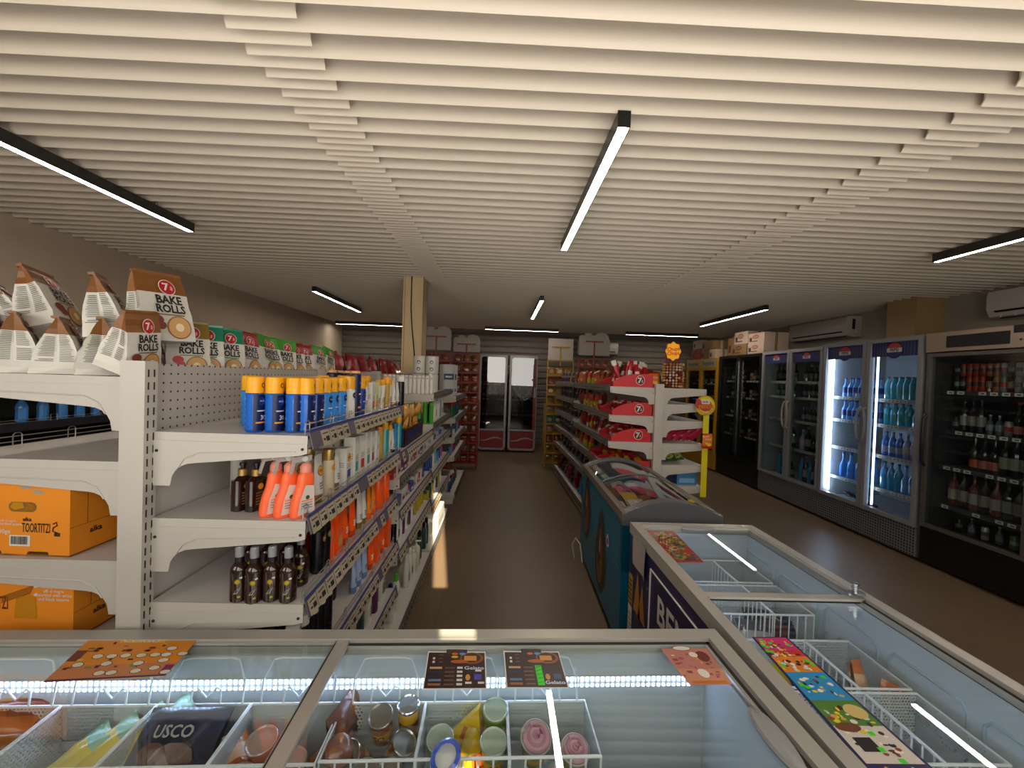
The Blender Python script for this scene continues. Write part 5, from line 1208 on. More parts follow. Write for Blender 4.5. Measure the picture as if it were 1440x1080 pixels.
# ================================================================ SNACK STANDS WITH HEADER BOARDS
board=mat('board_back','#a59d94',.75,noise=.06,nscale=5)
def stand(x0,y,w,label,frame,keys,rows,cols,bw,bh,cloud,top,zb,zt,vis,descs,short,bagz=.16):
    s=tag(empty('snack_stand',(x0,y,0)),label,'snack stand')
    f=MB()
    for x in (0,w): f.box(x-.009,x+.009,-.009,.009,0,top,frame).box(x-.009,x+.009,.26,.278,0,top*.6,frame).box(x-.009,x+.009,0,.27,.04,.058,frame)
    f.build('frame',s)
    for r_ in range(rows):
        z=.10+r_*bagz; sh=MB(); sh.box(.009,w-.009,.0,.2,z-.006,z,frame).box(.009,w-.009,-.006,0,z,z+.02,frame); sh.build('tray',s)
    p=MB(); cx=w/2
    p.box(cx-.010,cx+.010,.02,.032,top-.1,zt-.13,frame).box(cx-.15,cx+.15,.016,.026,zt-.15,zt-.13,frame).box(0,w,-.005,.005,top-.018,top,frame); p.build('board_post',s)
    if cloud:
        P=[(bw/2,zb),(bw/2,zt-.10)]
        for (mx,rr,a0,a1) in ((bw*.22,.105,0,125),(-bw*.05,.06,70,120),(-bw*.20,.095,55,120),(-bw*.38,.06,60,180)):
            for k in range(8): a=math.radians(a0+(a1-a0)*k/7); P.append((min(bw/2,max(-bw/2,mx+rr*math.cos(a)*1.25)),zt-.10+rr*math.sin(a)*1.1))
        P+=[(-bw/2,zb)]
    else: P=[(bw/2,zb),(bw/2,zt),(-bw/2,zt),(-bw/2,zb)]
    b=MB(); n=len(P); vs=[(cx+x,.033,z) for x,z in P]+[(cx+x,.045,z) for x,z in P]
    b.add(vs,[tuple(range(n)),tuple(range(2*n-1,n-1,-1))]+[(i,n+i,n+(i+1)%n,(i+1)%n) for i in range(n)],board); b.build('header_board',s)
    q={}
    for r_ in range(rows):
        if r_ not in vis: continue
        for c_ in range(cols):
            k=keys[(r_*3+c_*0)%len(keys)] if r_%2 else keys[r_%len(keys)]
            put(k,(x0+w*(c_+.5)/cols,y+.078,.10+r_*bagz+.001),f'{descs[k]}, {nth(c_)} in row {["one","two","three","four","five","six","seven","eight","nine","ten","eleven"][r_]} up of the {short}','bags on the '+short,random.uniform(-.1,.1),random.uniform(-.1,-.01),0,(w/cols/.128,w/cols/.135,.92))
    return s
DS={'chipbrown':'brown snack bag','chipred':'red snack bag with white letters','chipteal':'teal snack bag','chipgold':'gold snack bag'}
stand(-.79,6.42,.42,'red snack stand, nearer one left of the aisle',red,['chipred','chipred','chipred','chipbrown','chipbrown','chipbrown'],11,3,.42,.15,True,1.84,1.87,2.13,range(11),DS,'nearer red stand')
stand(-1.22,6.05,.44,'red snack stand, half hidden beside the beige column',red,['chipbrown','chipred'],11,3,.44,.15,True,1.82,1.86,2.20,(8,9,10),DS,'red column stand')
gy=mat('stand_yellow','#9a7414',.45)
stand(.735,6.62,.42,'yellow snack stand with square white board, right of the aisle',gy,['chipgold','chipteal','chipbrown'],10,3,.41,.15,False,1.80,1.80,2.15,range(11),DS,'yellow stand')
stand(1.26,6.72,.52,'red snack stand with cloud board behind the right shelving',red,['chipbrown'],11,4,.52,.15,True,1.84,1.90,2.27,(9,10),DS,'red stand behind the right shelving')
# ================================================================ BOXES ON TOP OF THE FRIDGES
kraft=mat('box_kraft','#7a5c3a',.8,noise=.06,nscale=8); kraftl=mat('box_pale','#a89484',.8); boxred=mat('box_red','#8a2a22',.7); pizzam=mat('box_print_dark','#3a1414',.7)
def cbox(x,y,z,w,d,h,m,label,txt=None,rz=0,grp=None):
    b=MB(); b.box(0,w,0,d,0,h,m); fa=lambda u,v:(-.001,d/2-u,h/2+v); 
    if txt: b.disc(-d*.02,h*.14,d*.2,h*.2,boxred if m is kraftl else pizzam,fa,16); b.disc(-d*.02,h*.14,d*.15,h*.11,m,lambda u,v:(-.0015,d/2-u,h/2+v),16); b.rect(-d*.12,d*.08,h*.11,h*.17,pizzam,lambda u,v:(-.002,d/2-u,h/2+v)); b.rect(-d*.25,d*.1,-h*.32,-h*.24,pizzam,fa)
    b.rect(-.02,.02,-h/2,h/2,tape if m is kraft else kraft,lambda u,v:(w/2+u,-.001,h/2+v)); b.rect(-d/2+.03,-d/2+.09,-h*.3,h*.1,pizzam,fa)
    tag(b.build('cardboard_box',None,(x,y,z),rz),label,'cardboard box',grp)
zt=1.9605
cbox(3.70,5.69,zt,.36,.38,.15,kraftl,'pale lettered carton on the black fridge, nearest of the lower row','Lore')
cbox(3.71,5.70,zt+.151,.36,.37,.15,kraftl,'pale lettered carton on the black fridge, nearest of the upper row','Lore')
cbox(3.71,6.11,zt,.36,.40,.17,kraft,'brown carton in the middle of the lower row on the black fridge','mix')
cbox(3.72,6.10,zt+.171,.36,.36,.19,kraftl,'pale lettered carton on a brown one, topmost on the black fridge','Lore')
cbox(3.78,6.53,zt,.3,.22,.30,kraft,'tall brown carton at the far end of the black fridge top')
zt=1.9405
cbox(3.66,6.93,zt,.3,.2,.16,kraftl,'small pale carton on the yellow fridge, nearest of the lower row')
cbox(3.66,7.16,zt,.3,.26,.17,kraft,'kraft carton on the yellow fridge, middle of the lower row')
cbox(3.66,7.45,zt,.3,.34,.2,boxred,'dark red carton on the yellow fridge','TUC')
cbox(3.66,7.0,zt+.1715,.3,.4,.15,kraft,'kraft carton stacked on two others on the yellow fridge')
cbox(3.66,7.45,zt+.2015,.3,.3,.16,kraftl,'pale carton stacked on the dark red one')
# dark back corner behind the candy shelving: low cabinets with cartons on top
cab=tag(empty('storage_cabinet',(1.95,8.25,-.05)),'dark storage cabinet against the back wall behind the candy shelving','cabinet')
MB().box(0,1.3,0,.7,.05,1.67,mat('cabinet_dark','#1d1f1c',.6)).build('body',cab)
for k in range(2): d_=MB(); d_.box(.01+.65*k,.64+.65*k,-.018,0,.07,1.65,mat('cabinet_door','#23261f',.5)); do=d_.build('door',cab); MB().box(.58 if k==0 else .70,.60 if k==0 else .72,-.04,-.018,.75,.95,steel).build('handle',do)
cbox(2.0,8.3,1.6205,.3,.4,.16,kraft,'brown carton on the dark back cabinet, left one'); cbox(2.38,8.3,1.6205,.25,.4,.2,mat('box_green','#1f3a24',.7),'dark green carton on the back cabinet'); cbox(2.7,8.3,1.6205,.4,.4,.13,boxred,'dark red carton on the back cabinet, right one')
# ================================================================ FRIDGE CONTENTS
def frow(f,y0,y1,n,z,keys,what,x=.166,back=None,s=1,grp=None):
    Mx=f.matrix_basis; W_=y1-y0
    tot={};seen={}
    L_=[keys[i%len(keys)] for i in range(n)]
    for k in L_: tot[k]=tot.get(k,0)+1
    for i in range(n):
        k=L_[n-1-i]; yy=y1-W_*(i+.5)/n; c=seen.get(k,0); seen[k]=c+1
        me=KINDS[k][2][0][1]; r2=2*max(v.co.x for v in me.vertices); q=min(s,W_/n*.95/r2,(.155/r2 if back else 9))
        lab=(f'{nth(c)} {FD[k]} from left, ' if tot[k]>1 else FD[k]+', ')+what; lab2=(f'{nth(c)} back-row {FD[k]} from left, ' if tot[k]>1 else 'back-row '+FD[k]+', ')+what
        put(k,tuple(Mx@Vector((x,yy,z+.001))),lab,grp or 'bottles in the fridges',random.uniform(0,6),s=(q,q,s))
        if back: put(k,tuple(Mx@Vector((x+.082,yy,z+.001))),lab2,grp or 'bottles in the fridges',random.uniform(0,6),s=(q,q,s))
FD={'w_blue':'blue water bottle','w_blue_big':'large blue water bottle','w_teal':'teal water bottle','w_deep':'deep blue bottle with pale label','w_deepteal':'tall dark teal bottle','w_jug':'wide pinkish-labelled jug','d_dark':'dark cola bottle','d_green':'green soda bottle','d_small':'small dark bottle','d_tall':'tall dark bottle','beer':'brown beer bottle','beergreen':'green beer bottle','wine':'pale-labelled dark wine bottle','winerose':'pale-labelled rose wine bottle','prosecco':'sparkling wine bottle with orange foil','proseccopink':'sparkling wine bottle with pink foil','can_red':'red can','can_silver':'silver can','can_white':'white can','can_green':'green can','can_dark':'black can','can_copper':'copper can'}
A=(.58,1.02); Bq=(.06,.51)     # far door / near door of the two-door fridges (local y grows away from the entrance)
A=(.60,1.0); Bq=(.075,.50)
lit='lit fridge'
frow(f1,*A,6,1.40,['w_blue'],'top shelf, left door of lit fridge',back=1)
frow(f1,*A,6,1.15,['w_blue'],'second shelf, left door of lit fridge',back=1)
frow(f1,.60,.70,1,.845,['w_deep'],'third shelf, left door of lit fridge')
frow(f1,*A,4,.515,['w_blue_big'],'fourth shelf, left door of lit fridge',back=1)
frow(f1,*Bq,7,1.40,['w_teal'],'top shelf, right door of lit fridge',back=1)
frow(f1,*Bq,6,1.15,['w_blue','w_blue','w_teal','w_teal','w_teal','w_teal'],'second shelf, right door of lit fridge',s=.95,back=1)
frow(f1,*Bq,6,.845,['w_deep','w_jug','w_jug','w_deep','w_deep','w_deep'],'third shelf, right door of lit fridge',s=.95)
frow(f1,*Bq,6,.515,['w_blue_big','w_deep','w_blue_big','w_deepteal','w_deepteal','w_deepteal'],'fourth shelf, right door of lit fridge')
b=MB(); 
for k in range(5): b.tube([(.0+.05*math.cos(a)+.07*k,.035*math.sin(a)+.02*(k%2),.01+.012*k) for a in [2*PI*q/14 for q in range(14)]],.008,fdark,6,True)
tag(b.build('coiled_hose',None,tuple(f1.matrix_basis@Vector((.2,.62,.285))),R90),'coiled black hose on the floor of the lit fridge','hose')
G='unlit grey fridge'
frow(f2,*A,5,1.56,['d_dark'],'top shelf, left door of unlit fridge')
frow(f2,*A,4,1.36,['d_green'],'second shelf, left door of unlit fridge',s=.85)
frow(f2,*(.60,.75),2,.70,['d_tall'],'fourth shelf, left door of unlit fridge'); frow(f2,.6,.9,4,.305,['d_green','w_deepteal'],'floor, left door of unlit fridge',s=1.1)
frow(f2,*Bq,5,1.56,['d_green'],'top shelf, right door of unlit fridge'); frow(f2,*Bq,6,1.36,['d_small'],'second shelf, right door of unlit fridge',s=.95)
frow(f2,*Bq,7,1.06,['d_small'],'third shelf, right door of unlit fridge'); frow(f2,*Bq,5,.70,['d_dark','d_tall','d_dark','d_tall','w_jug'],'fourth shelf, right door of unlit fridge'); frow(f2,*Bq,6,.305,['d_tall','w_deepteal'],'floor, right door of unlit fridge',s=1.1)
for z,nm in ((1.56,'top'),(1.3,'second'),(1.0,'third'),(.7,'fourth')):
    frow(f3,*Bq,6,z,['beer','can_silver','can_white','can_dark'],nm+' shelf, right door of black fridge',s=.95)
    frow(f3,.62,1.0,5,z,['beer','d_small','can_dark'],nm+' shelf, left door of black fridge',s=.9)
for z,nm in ((1.5,'top'),(1.2,'second'),(.9,'third')): frow(f4,*Bq,5,z,['beer','beergreen'],nm+' shelf, right door of yellow fridge'); frow(f4,.62,1.0,5,z,['beergreen','beer'],nm+' shelf, left door of yellow fridge')
Wf=(.05,.64)
frow(f5,*Wf,13,1.50,['can_white','beergreen','can_green','can_white','beer','can_silver','can_copper','beer','can_red','can_red','can_red','can_dark','can_dark'],'top shelf of the wine fridge',s=.98)
frow(f5,*Wf,13,1.625,['can_dark','can_copper','can_green','can_white','can_dark','can_silver','can_copper','can_copper','can_red','can_red','can_red','can_red','can_dark'][::1],'stacked layer of the wine fridge',s=.8)
frow(f5,*Wf,10,1.17,['proseccopink','can_copper','proseccopink','can_silver','d_small','d_small','wine','wine','wine','can_dark'],'second shelf of the wine fridge',s=.9)
frow(f5,.10,.50,6,.865,['d_tall','d_tall','wine','proseccopink','proseccopink','prosecco'],'third shelf of the wine fridge')
frow(f5,*Wf,8,.54,['wine','wine','wine','winerose','wine','winerose','wine','winerose'],'fourth shelf of the wine fridge')
frow(f5,.05,.6,6,.34,['d_small','can_green','d_small','can_white','d_small','can_dark'],'floor of the wine fridge',s=.8)
for f,nm in ((c1,'left'),(c2,'right')):
    for z,q in ((1.05,'middle'),(.75,'low')): frow(f,.06,.50,7,z,['d_tall','d_small'] if z>1 else ['d_dark'],q+f' shelf of the {nm} red cooler',s=.8)
# ================================================================ BASKETS AND ICE CREAM
bwire=mat('basket_wire','#ecefee',.35); bmesh_=patmat('basket_mesh','#c6cccc','#000000',.0085,.0028,'XZ',True,stagger=True); bmesh2=patmat('basket_mesh_side','#c6cccc','#000000',.0085,.0028,'YZ',True,stagger=True)
def basket(x,y,w,d,zt,h,rz,label,hook=0,grp=None,div=False,M0=None):
    k=tag(empty('wire_basket',(x,y,zt),rz),label,'basket',grp)
    if M0: k.matrix_world=M0@k.matrix_basis
    r=MB(); r.tube([(0,0,0),(w,0,0),(w,d,0),(0,d,0)],.0036,bwire,6,True)
    r.tube([(.003,.003,-h),(w-.003,.003,-h),(w-.003,d-.003,-h),(.003,d-.003,-h)],.002,bwire,5,True); r.build('rim_wire',k)
    f=MB(); n=max(3,int(w/.03))
    for i in range(n+1): f.tube([(w*i/n,0,0),(w*i/n,0,-h)],.0024,bwire,5)
    if div:
        for i in range(9): f.tube([(w*.66,d*i/8,0),(w*.66,d*i/8,-h)],.0024,bwire,5)
        f.tube([(w*.66,0,.0),(w*.66,d,.0)],.004,bwire,5)
    f.build('front_bars',k)
    p=MB(); p.box(.002,w-.002,d-.0012,d,-h,-.001,bmesh_).box(.0,.0012,.002,d-.002,-h,-.001,bmesh2).box(w-.0012,w,.002,d-.002,-h,-.001,bmesh2).box(0,w,0,d,-h-.001,-h,bwire); p.build('mesh_panels',k)
    if hook:
        g=MB()
        for s in (.02,w-.02): g.tube([(s,d,0),(s,d+.01,hook*.55),(s+(.02 if s<w/2 else -.02),d+.022,hook)],.0024,bwire,6)
        g.tube([(.04,d+.022,hook),(.06,d+.022,hook+.004),(w-.06,d+.022,hook+.004),(w-.04,d+.022,hook)],.0024,bwire,6)
        c=w/2; g.tube([(c-.035,d,0),(c-.033,d+.006,.032),(c-.022,d+.007,.036),(c,d+.006,.012),(c+.022,d+.007,.036),(c+.033,d+.006,.032),(c+.035,d,0)],.0024,bwire,6)
        g.build('hook',k)
    return k
FM=ff.matrix_basis.copy()
# foreground freezer: local x from -1..1; y .28 is the inner back wall
bz=.676
BX_=[-.845,-.628,-.411,-.194]; BL=['leftmost wire basket under the left lid, holding reddish packs','wire basket of green and yellow packs under the left lid','wire basket holding the big navy ice cream bag','wire basket of pink cups under the left lid edge']
for x,l in zip(BX_,BL): basket(x,.095,.213,.158,bz,.15,0,l,.095,'wire baskets in the foreground freezer',M0=FM)
BR=[(.025,'wire basket of yellow topped tubs under the right lid'),(.225,'wire basket of lemon tubs and the blue wrapper'),(.425,'wire basket of rose-swirl cups, rightmost under the right lid')]
for x,l in BR: basket(x,.101,.197,.150,bz,.15,0,l,.095,'wire baskets in the foreground freezer',M0=FM)
def fput(k,x,y,z,lab,grp=None,rz=0,rx=0,ry=0,s=1):
    o=put(k,(x,.022+y*.97,z),lab,grp,rz,rx,ry,s*.9); o.matrix_world=FM@o.matrix_basis; return o
pillow('ic_red',.15,.10,.03,[(.4,foil('#a8502c')),(.75,foil('#7a2a14')),(1,foil('#c8962c'))],seed=31,desc=('ice_cream_pack','ice cream'))
pillow('ic_yellow',.14,.09,.03,[(.4,foil('#d8a81c')),(1,foil('#8a4a14'))],seed=32,desc=('ice_cream_pack','ice cream'))
pillow('ic_green',.08,.2,.035,[(.25,foil('#9fc89a')),(.75,foil('#d8c01c')),(1,foil('#8fc0a0'))],seed=33,desc=('ice_cream_pack','ice cream'))
pillow('ic_navy',.2,.15,.07,[(.2,foil('#1a1c30')),(.6,foil('#1c2038')),(.8,foil('#23284a')),(1,foil('#3a4a6a'))],seed=34,txt='USCO',shape=foil('#5a3424'),txtm=pm('#a9a9a4'),tsz=.17,desc=('ice_cream_bag','ice cream'))
pillow('ic_orange',.075,.18,.04,[(.2,foil('#c8702a')),(.4,foil('#d9c0a8')),(.55,foil('#b85a1c')),(.8,foil('#d9b08a')),(1,foil('#c86a1c'))],seed=35,desc=('ice_cream_pack','ice cream'))
pillow('ic_choc',.14,.12,.04,[(.5,foil('#3a1c12')),(1,foil('#7a4a34'))],seed=36,desc=('ice_cream_pack','ice cream'))
pillow('ic_white',.14,.12,.04,[(.5,foil('#b8b4ac')),(1,foil('#5a5a60'))],seed=37,desc=('ice_cream_pack','ice cream'))
def tub(key,side,lidm,r=.032,h=.085,txt=None,rose=False,rim=None):
    b=MB(); b.lathe([(r*.78,0),(r,h)],side,18)
    b.lathe([(r*.86,h*.3),(r*.955,h*.66)],pm('#d8a812') if side is not pm('#d8a812') else pm('#6a3a1c'),18,1.012,1.012,caps=False)
    if txt: b.text(txt,.022,ink,cyl(r*.92,.003),0,h*.5,.03)
    c=MB(); c.lathe([(r*1.05,h-.002),(r*1.07,h+.004),(r*1.0,h+.006),(r*.9,h+.003),(0,h+.004)],lidm,18)
    if rose:
        for q in range(4): c.tube([(r*(.15+.2*q)*math.cos(a),r*(.15+.2*q)*math.sin(a),h+.012-.002*q) for a in [q+2*PI*i/12*(.85) for i in range(13)]],.006,pm('#c89aa0') if q%2 else pm('#b8788a'),6)
    kind(key,'ice_cream_cup','ice cream',[('cup',b),('lid',c)])
tub('tub_brown',pm('#8a4a1c'),mat('foil_lid','#9a958c',.2,.8),.030,.085,'SO')
tub('tub_silver',pm('#d8a812'),mat('foil_lid_bright','#c8ccd6',.12,.9),.028,.10)
tub('tub_lemon',pm('#7a9a2a'),mat('clear_lid','#a8b49a',.15,coat=.5),.032,.09,'Gi')
tub('tub_pink',pm('#c05a3a'),mat('clear_lid_pink','#a88a7a',.15,coat=.5),.034,.09)
tub('tub_rose',pm('#8aa05a'),pm('#b8a8a0'),.034,.085,rose=True)
b=MB(); b.lathe([(.004,0),(.03,.12),(.031,.125)],foil('#c08a4a'),16); c=MB(); c.lathe([(.032,.123),(.034,.128),(.02,.14),(0,.143)],foil('#7a4a34'),16); kind('cone','ice_cream_cone','ice cream',[('cone',b),('lid',c)])
b=MB(); b.lathe([(.006,0),(.034,.10)],foil('#1c3fb0'),16); c=MB(); c.lathe([(.034,.10),(.037,.108),(.03,.114),(.024,.106),(0,.106)],mat('wrap_blue','#2a52d0',.2,coat=.5),16).lathe([(.026,.108),(.016,.116),(0,.118)],wh,12); kind('bluecone','ice_cream_cone','ice cream',[('cone',b),('lid',c)])
b=MB(); b.prism([(-.055,0),(.055,0),(0,.10)],-.02,.02,foil('#d8b01c'),Matrix(((1,0,0,0),(0,0,1,0),(0,1,0,0),(0,0,0,1)))); b.rect(-.02,.02,.02,.05,foil('#b8581c'),front(0,.001,-.02)); kind('wedge','ice_cream_wedge','ice cream',[('wedge',b)])
zb=bz-.148
KK=KINDS['ic_navy'][2][0][1]
fput('ic_red',-.74,.20,zb+.10,'reddish brown wrapped ice cream on top in the leftmost basket',None,.1,-1.1); fput('ic_yellow',-.74,.13,zb+.075,'yellow and brown ice cream pack below the reddish one',None,.05,-1.2); fput('ic_yellow',-.78,.10,zb+.04,'yellow ice cream pack at the front of the leftmost basket',None,-.2,-1.2); fput('ic_choc',-.72,.09,zb+.05,'chocolate ice cream pack in the leftmost basket',None,.2,-1.2)
for i in range(4): fput('ic_green',-.60+.052*i,.09+.012*i,zb+.03+.012*i,f'green and yellow ice cream bar, {nth(i)} from the left in its basket','green and yellow ice cream bars',-.75,-1.05,0)
fput('ic_navy',-.305,.095,zb+.075,'big navy ice cream bag filling its basket, upper one',None,0,-.9); fput('ic_navy',-.305,.10,zb+.005,'navy ice cream bag under the upper navy one',None,.05,-1.0)
fput('tub_pink',-.125,.17,zb+.05,'pinkish clear-lidded cup standing highest in its basket',None,0,.25); fput('tub_pink',-.145,.12,zb+.02,'pinkish clear-lidded cup at the front of its basket',None,.2,.4); fput('tub_pink',-.055,.15,zb+.02,'pinkish clear-lidded cup half under the lid frame',None,.2,.3); fput('ic_orange',-.13,.085,zb+.03,'brown-orange wrapped bar among the pinkish cups',None,.7,-1.1)
fput('cone',-.005,.16,zb+.06,'wafer cone lying beside the lid bar, upper',None,.3,.6,.5); fput('cone',-.02,.10,zb+.03,'wafer cone lying beside the lid bar, lower',None,.2,.6,.5)
fput('tub_brown',.125,.215,zb+.075,'brown tub with grey foil lid tilted at the back of its basket',None,0,.35); fput('tub_silver',.185,.225,zb+.07,'yellow tub with shiny silver lid in the back corner',None,0,.15); fput('tub_brown',.095,.165,zb+.05,'brown tub lying with lettered side up',None,.6,.3,-.6); fput('tub_brown',.155,.17,zb+.045,'small brown tub between the lying ones',None,-.3,.1,.5); fput('tub_brown',.11,.12,zb+.03,'brown tub with foil lid at the front left of its basket',None,.3,.35); fput('tub_brown',.175,.12,zb+.03,'brown tub with foil lid at the front right of its basket',None,-.3,.35); fput('ic_yellow',.045,.16,zb+.05,'yellow pack against the left side of the tub basket',None,1.2,-.4); fput('ic_choc',.045,.22,zb+.06,'dark wrapped pack in the back left corner of the tub basket',None,1.3,-.2)
fput('tub_lemon',.27,.16,zb+.06,'green-yellow clear-lidded cup, left in the lemon basket',None,0,.3); fput('tub_lemon',.395,.22,zb+.07,'green-yellow clear-lidded cup, back right in the lemon basket',None,0,.2); fput('tub_lemon',.39,.155,zb+.055,'green-yellow clear-lidded cup, front right in the lemon basket',None,0,.3); fput('wedge',.325,.19,zb+.06,'yellow wedge-shaped pack standing among the lemon cups',None,-.3,-.3,.3); fput('wedge',.35,.13,zb+.04,'yellow wedge-shaped pack lying at the front of the lemon basket',None,.6,-.5,.2); fput('bluecone',.315,.105,zb+.075,'royal blue wrapped cone sticking out of the lemon basket',None,0,.35,-.3); fput('ic_green',.285,.25,zb+.02,'green wrapped bar along the back of the lemon basket',None,.1,-.2,.9)
fput('tub_rose',.487,.175,zb+.055,'rose-swirl cup, left and larger looking in its basket',None,0,.45,0,1.1); fput('tub_rose',.575,.15,zb+.045,'rose-swirl cup, right in its basket',None,0,.35,0,1.0); fput('tub_rose',.53,.115,zb+.0,'rose-swirl cup deep at the front of its basket',None,0,.3,0,1.0)
# second rows nearer the camera, mostly below the picture
for i,x in enumerate((-.845,-.628,-.411,-.194,.025,.225,.425)): basket(x,-.09,.2,.16,bz-.03,.13,0,'front-row wire basket of the foreground freezer, '+nth(i)+' from the left',0,'wire baskets in the foreground freezer',M0=FM)
# ---- navy freezer baskets (world aligned)
BN=[(1.665,'far end wire basket in the navy freezer'),(1.435,'second wire basket from the far end of the navy freezer'),(1.275-.19,'wire basket just before the lid bar of the navy freezer'),(.865,'empty wire basket in the middle of the navy freezer'),(.64,'wire basket at the near end of the navy freezer'),(.40,'wire basket of the navy freezer closest to the entrance')]
for y,l in BN: basket(.735,y,.43,.205,.66,.19,0,l,0,'wire baskets in the navy freezer',div=True)
NI=[('ic_choc',.86,1.10,.47,'chocolate ice cream bag by the lid bar, left half of the basket'),('ic_red',.80,1.13,.46,'reddish pack beside the chocolate bag near the lid bar'),('ic_green',.90,1.17,.46,'greenish bar near the lid bar'),('ic_red',1.02,1.2,.47,'reddish pack in the right half of the basket at the lid bar'),('ic_orange',1.05,1.10,.49,'orange wrapped bar standing up beside the basket divider'),('ic_orange',1.09,1.09,.45,'orange wrapped bar lying beside the standing one'),('ic_white',1.0,1.47,.46,'pale pack in the second basket from the far end'),('ic_navy',1.06,1.50,.45,'blue bag in the second basket from the far end'),('ic_white',.98,.70,.47,'grey and white pack in the near basket'),('ic_white',1.06,.68,.48,'second grey and white pack in the near basket'),('ic_navy',1.05,.75,.46,'dark bag with pale letters in the near basket'),('ic_choc',.88,.68,.46,'brown pack in the near basket, left half'),('ic_choc',.95,.92,.44,'small brown pack at the bottom of the nearly empty basket')]
for i,(k,x,y,z,l) in enumerate(NI): put(k,(x,y,z+.045),l,None,random.uniform(-.6,.6),-.25 if 'standing' in l else -1.1,.25 if 'standing' in l else 0,.9)
# ---- teal freezer contents
TM=tf.matrix_basis
tk=[('#d05a86','pink'),('#8a2a3a','dark red'),('#2a2a34','black'),('#c8c0c0','white'),('#c8a01c','yellow'),('#3a6ab0','blue'),('#7a4a34','brown'),('#c83a3a','red')]
for i,(h,nm) in enumerate(tk): pillow('tp%d'%i,.15,.2,.05,[(.5,foil(h)),(1,foil('#c8b0b4' if i%2 else h))],seed=50+i,desc=('ice_cream_pack','ice cream'),shape=foil('#3a2a2a') if i in(0,3) else None)
cnt={}
for j in range(6):
    for i in range(3):
        k=(j*3+i*2+j//2)%8; c=cnt.get(k,0); cnt[k]=c+1
        o=put('tp%d'%k,tuple(TM@Vector((-.125+.125*i,.12+.17*j,.60+.015*(i==1)))),f'{tk[k][1]} ice cream pack under curved glass, {nth(c)} of its colour from near end','packs under the curved glass',random.uniform(-.2,.2),-1.25,0,.78)
# ================================================================ PRICE SHEETS ON THE GLASS
def sheet_(name,label,corners,z,base,paint,th=.0006,cat='price sheet'):
    "corners: far-left, far-right, near-right, near-left (x,y); u across, v from near (0) to far (1)"
    a,b_,c,d=[Vector((p[0],p[1],0)) for p in corners]
    O=(a+b_+c+d)/4
    fn=lambda o:(lambda u,v:tuple((d*(1-u)+c*u)*(1-v)+(a*(1-u)+b_*u)*v-O+Vector((0,0,th+o))))
    m=MB(); g=fn(0); vs=[g(0,0),g(1,0),g(1,1),g(0,1)]; m.add([(p[0],p[1],0) for p in vs]+vs,[(3,2,1,0),(4,5,6,7),(0,1,5,4),(1,2,6,5),(2,3,7,6),(3,0,4,7)],base)
    paint(m,fn); tag(m.build(name,None,(O.x,O.y,z)),label,cat)
def brownp(m,fn,second):
    e=fn(.0002); dk=pm('#2a1210'); m.rect(.02,.98,.02,.96,dk,e); m.rect(.32,.68,.96,1.06,dk,e)
    o2=fn(.0004); o3=fn(.0006)
    m.disc(.76,.80,.2,.17,pm('#8a4a1c'),o2,20); m.disc(.75,.81,.16,.13,pm('#2a1a14'),o3,20); m.rect(.63,.84,.72,.86,pm('#d08a3a'),fn(.0008)); m.disc(.55,.70,.15,.05,pm('#b05a1c'),o3,12)
    m.disc(.47,.92,.055,.035,pm('#c8641c'),o3,12); m.disc(.60,.92,.055,.04,pm('#5a8ac8'),o3,12); 
    if not second: m.disc(.47,.83,.06,.035,pm('#c8b01c'),o3,12)
    for k,cx in enumerate(('#c8a070','#23284a','#1c1c2c','#4a7aa0','#9a5a28')): m.rect(.07,.27,.50-.105*k,.555-.105*k,pm(cx),o2); m.rect(.32,.48,.505-.105*k,.545-.105*k,pm('#6a4a3a'),o2); m.rect(.52,.61,.50-.105*k,.555-.105*k,pm('#22d010') if second else wh,o3)
    if second: m.rect(.515,.625,.06,.58,pm('#22d010'),fn(.0008)); [m.tube([fn(.0012)(.53,.12+.1*q),fn(.0012)(.61,.15+.1*q)],.0009,green_p,4) for q in range(5)]
    for k in range(3): m.rect(.10,.14,.86-.1*k,.92-.1*k,wh,o2) if k else None; m.rect(.2,.27,.87-.1*k,.9-.1*k,pm('#6a4a3a'),o2)
    m.text('Gelato',.12,pm('#c8d0e8'),lambda x,y:o3(.80+x,(.52 if not second else .13)+y),0,0,.02)
    m.rect(.80,.92,.22,.36,pm('#4a4ab0') if not second else pm('#2a4a6a'),o2); m.disc(.7,.28,.04,.08,pm('#c88a3a'),o2,10)
    for (x,y) in ((.66,.12),(.86,.12),(.82,.43)): m.rect(x,x+.1,y,y+.05,wh if not second else dk,o2)
LZ=.7955
sheet_('price_sheet','brown ice cream price sheet on the front freezer glass, left of the two alike',[(-.163,1.010),(-.019,1.012),(-.011,.890),(-.153,.886)],LZ,wh,lambda m,fn:brownp(m,fn,False))
sheet_('price_sheet','brown ice cream price sheet with bright green strip, right of the two alike',[(.026,1.016),(.167,1.018),(.174,.896),(.032,.893)],LZ,wh,lambda m,fn:brownp(m,fn,True))
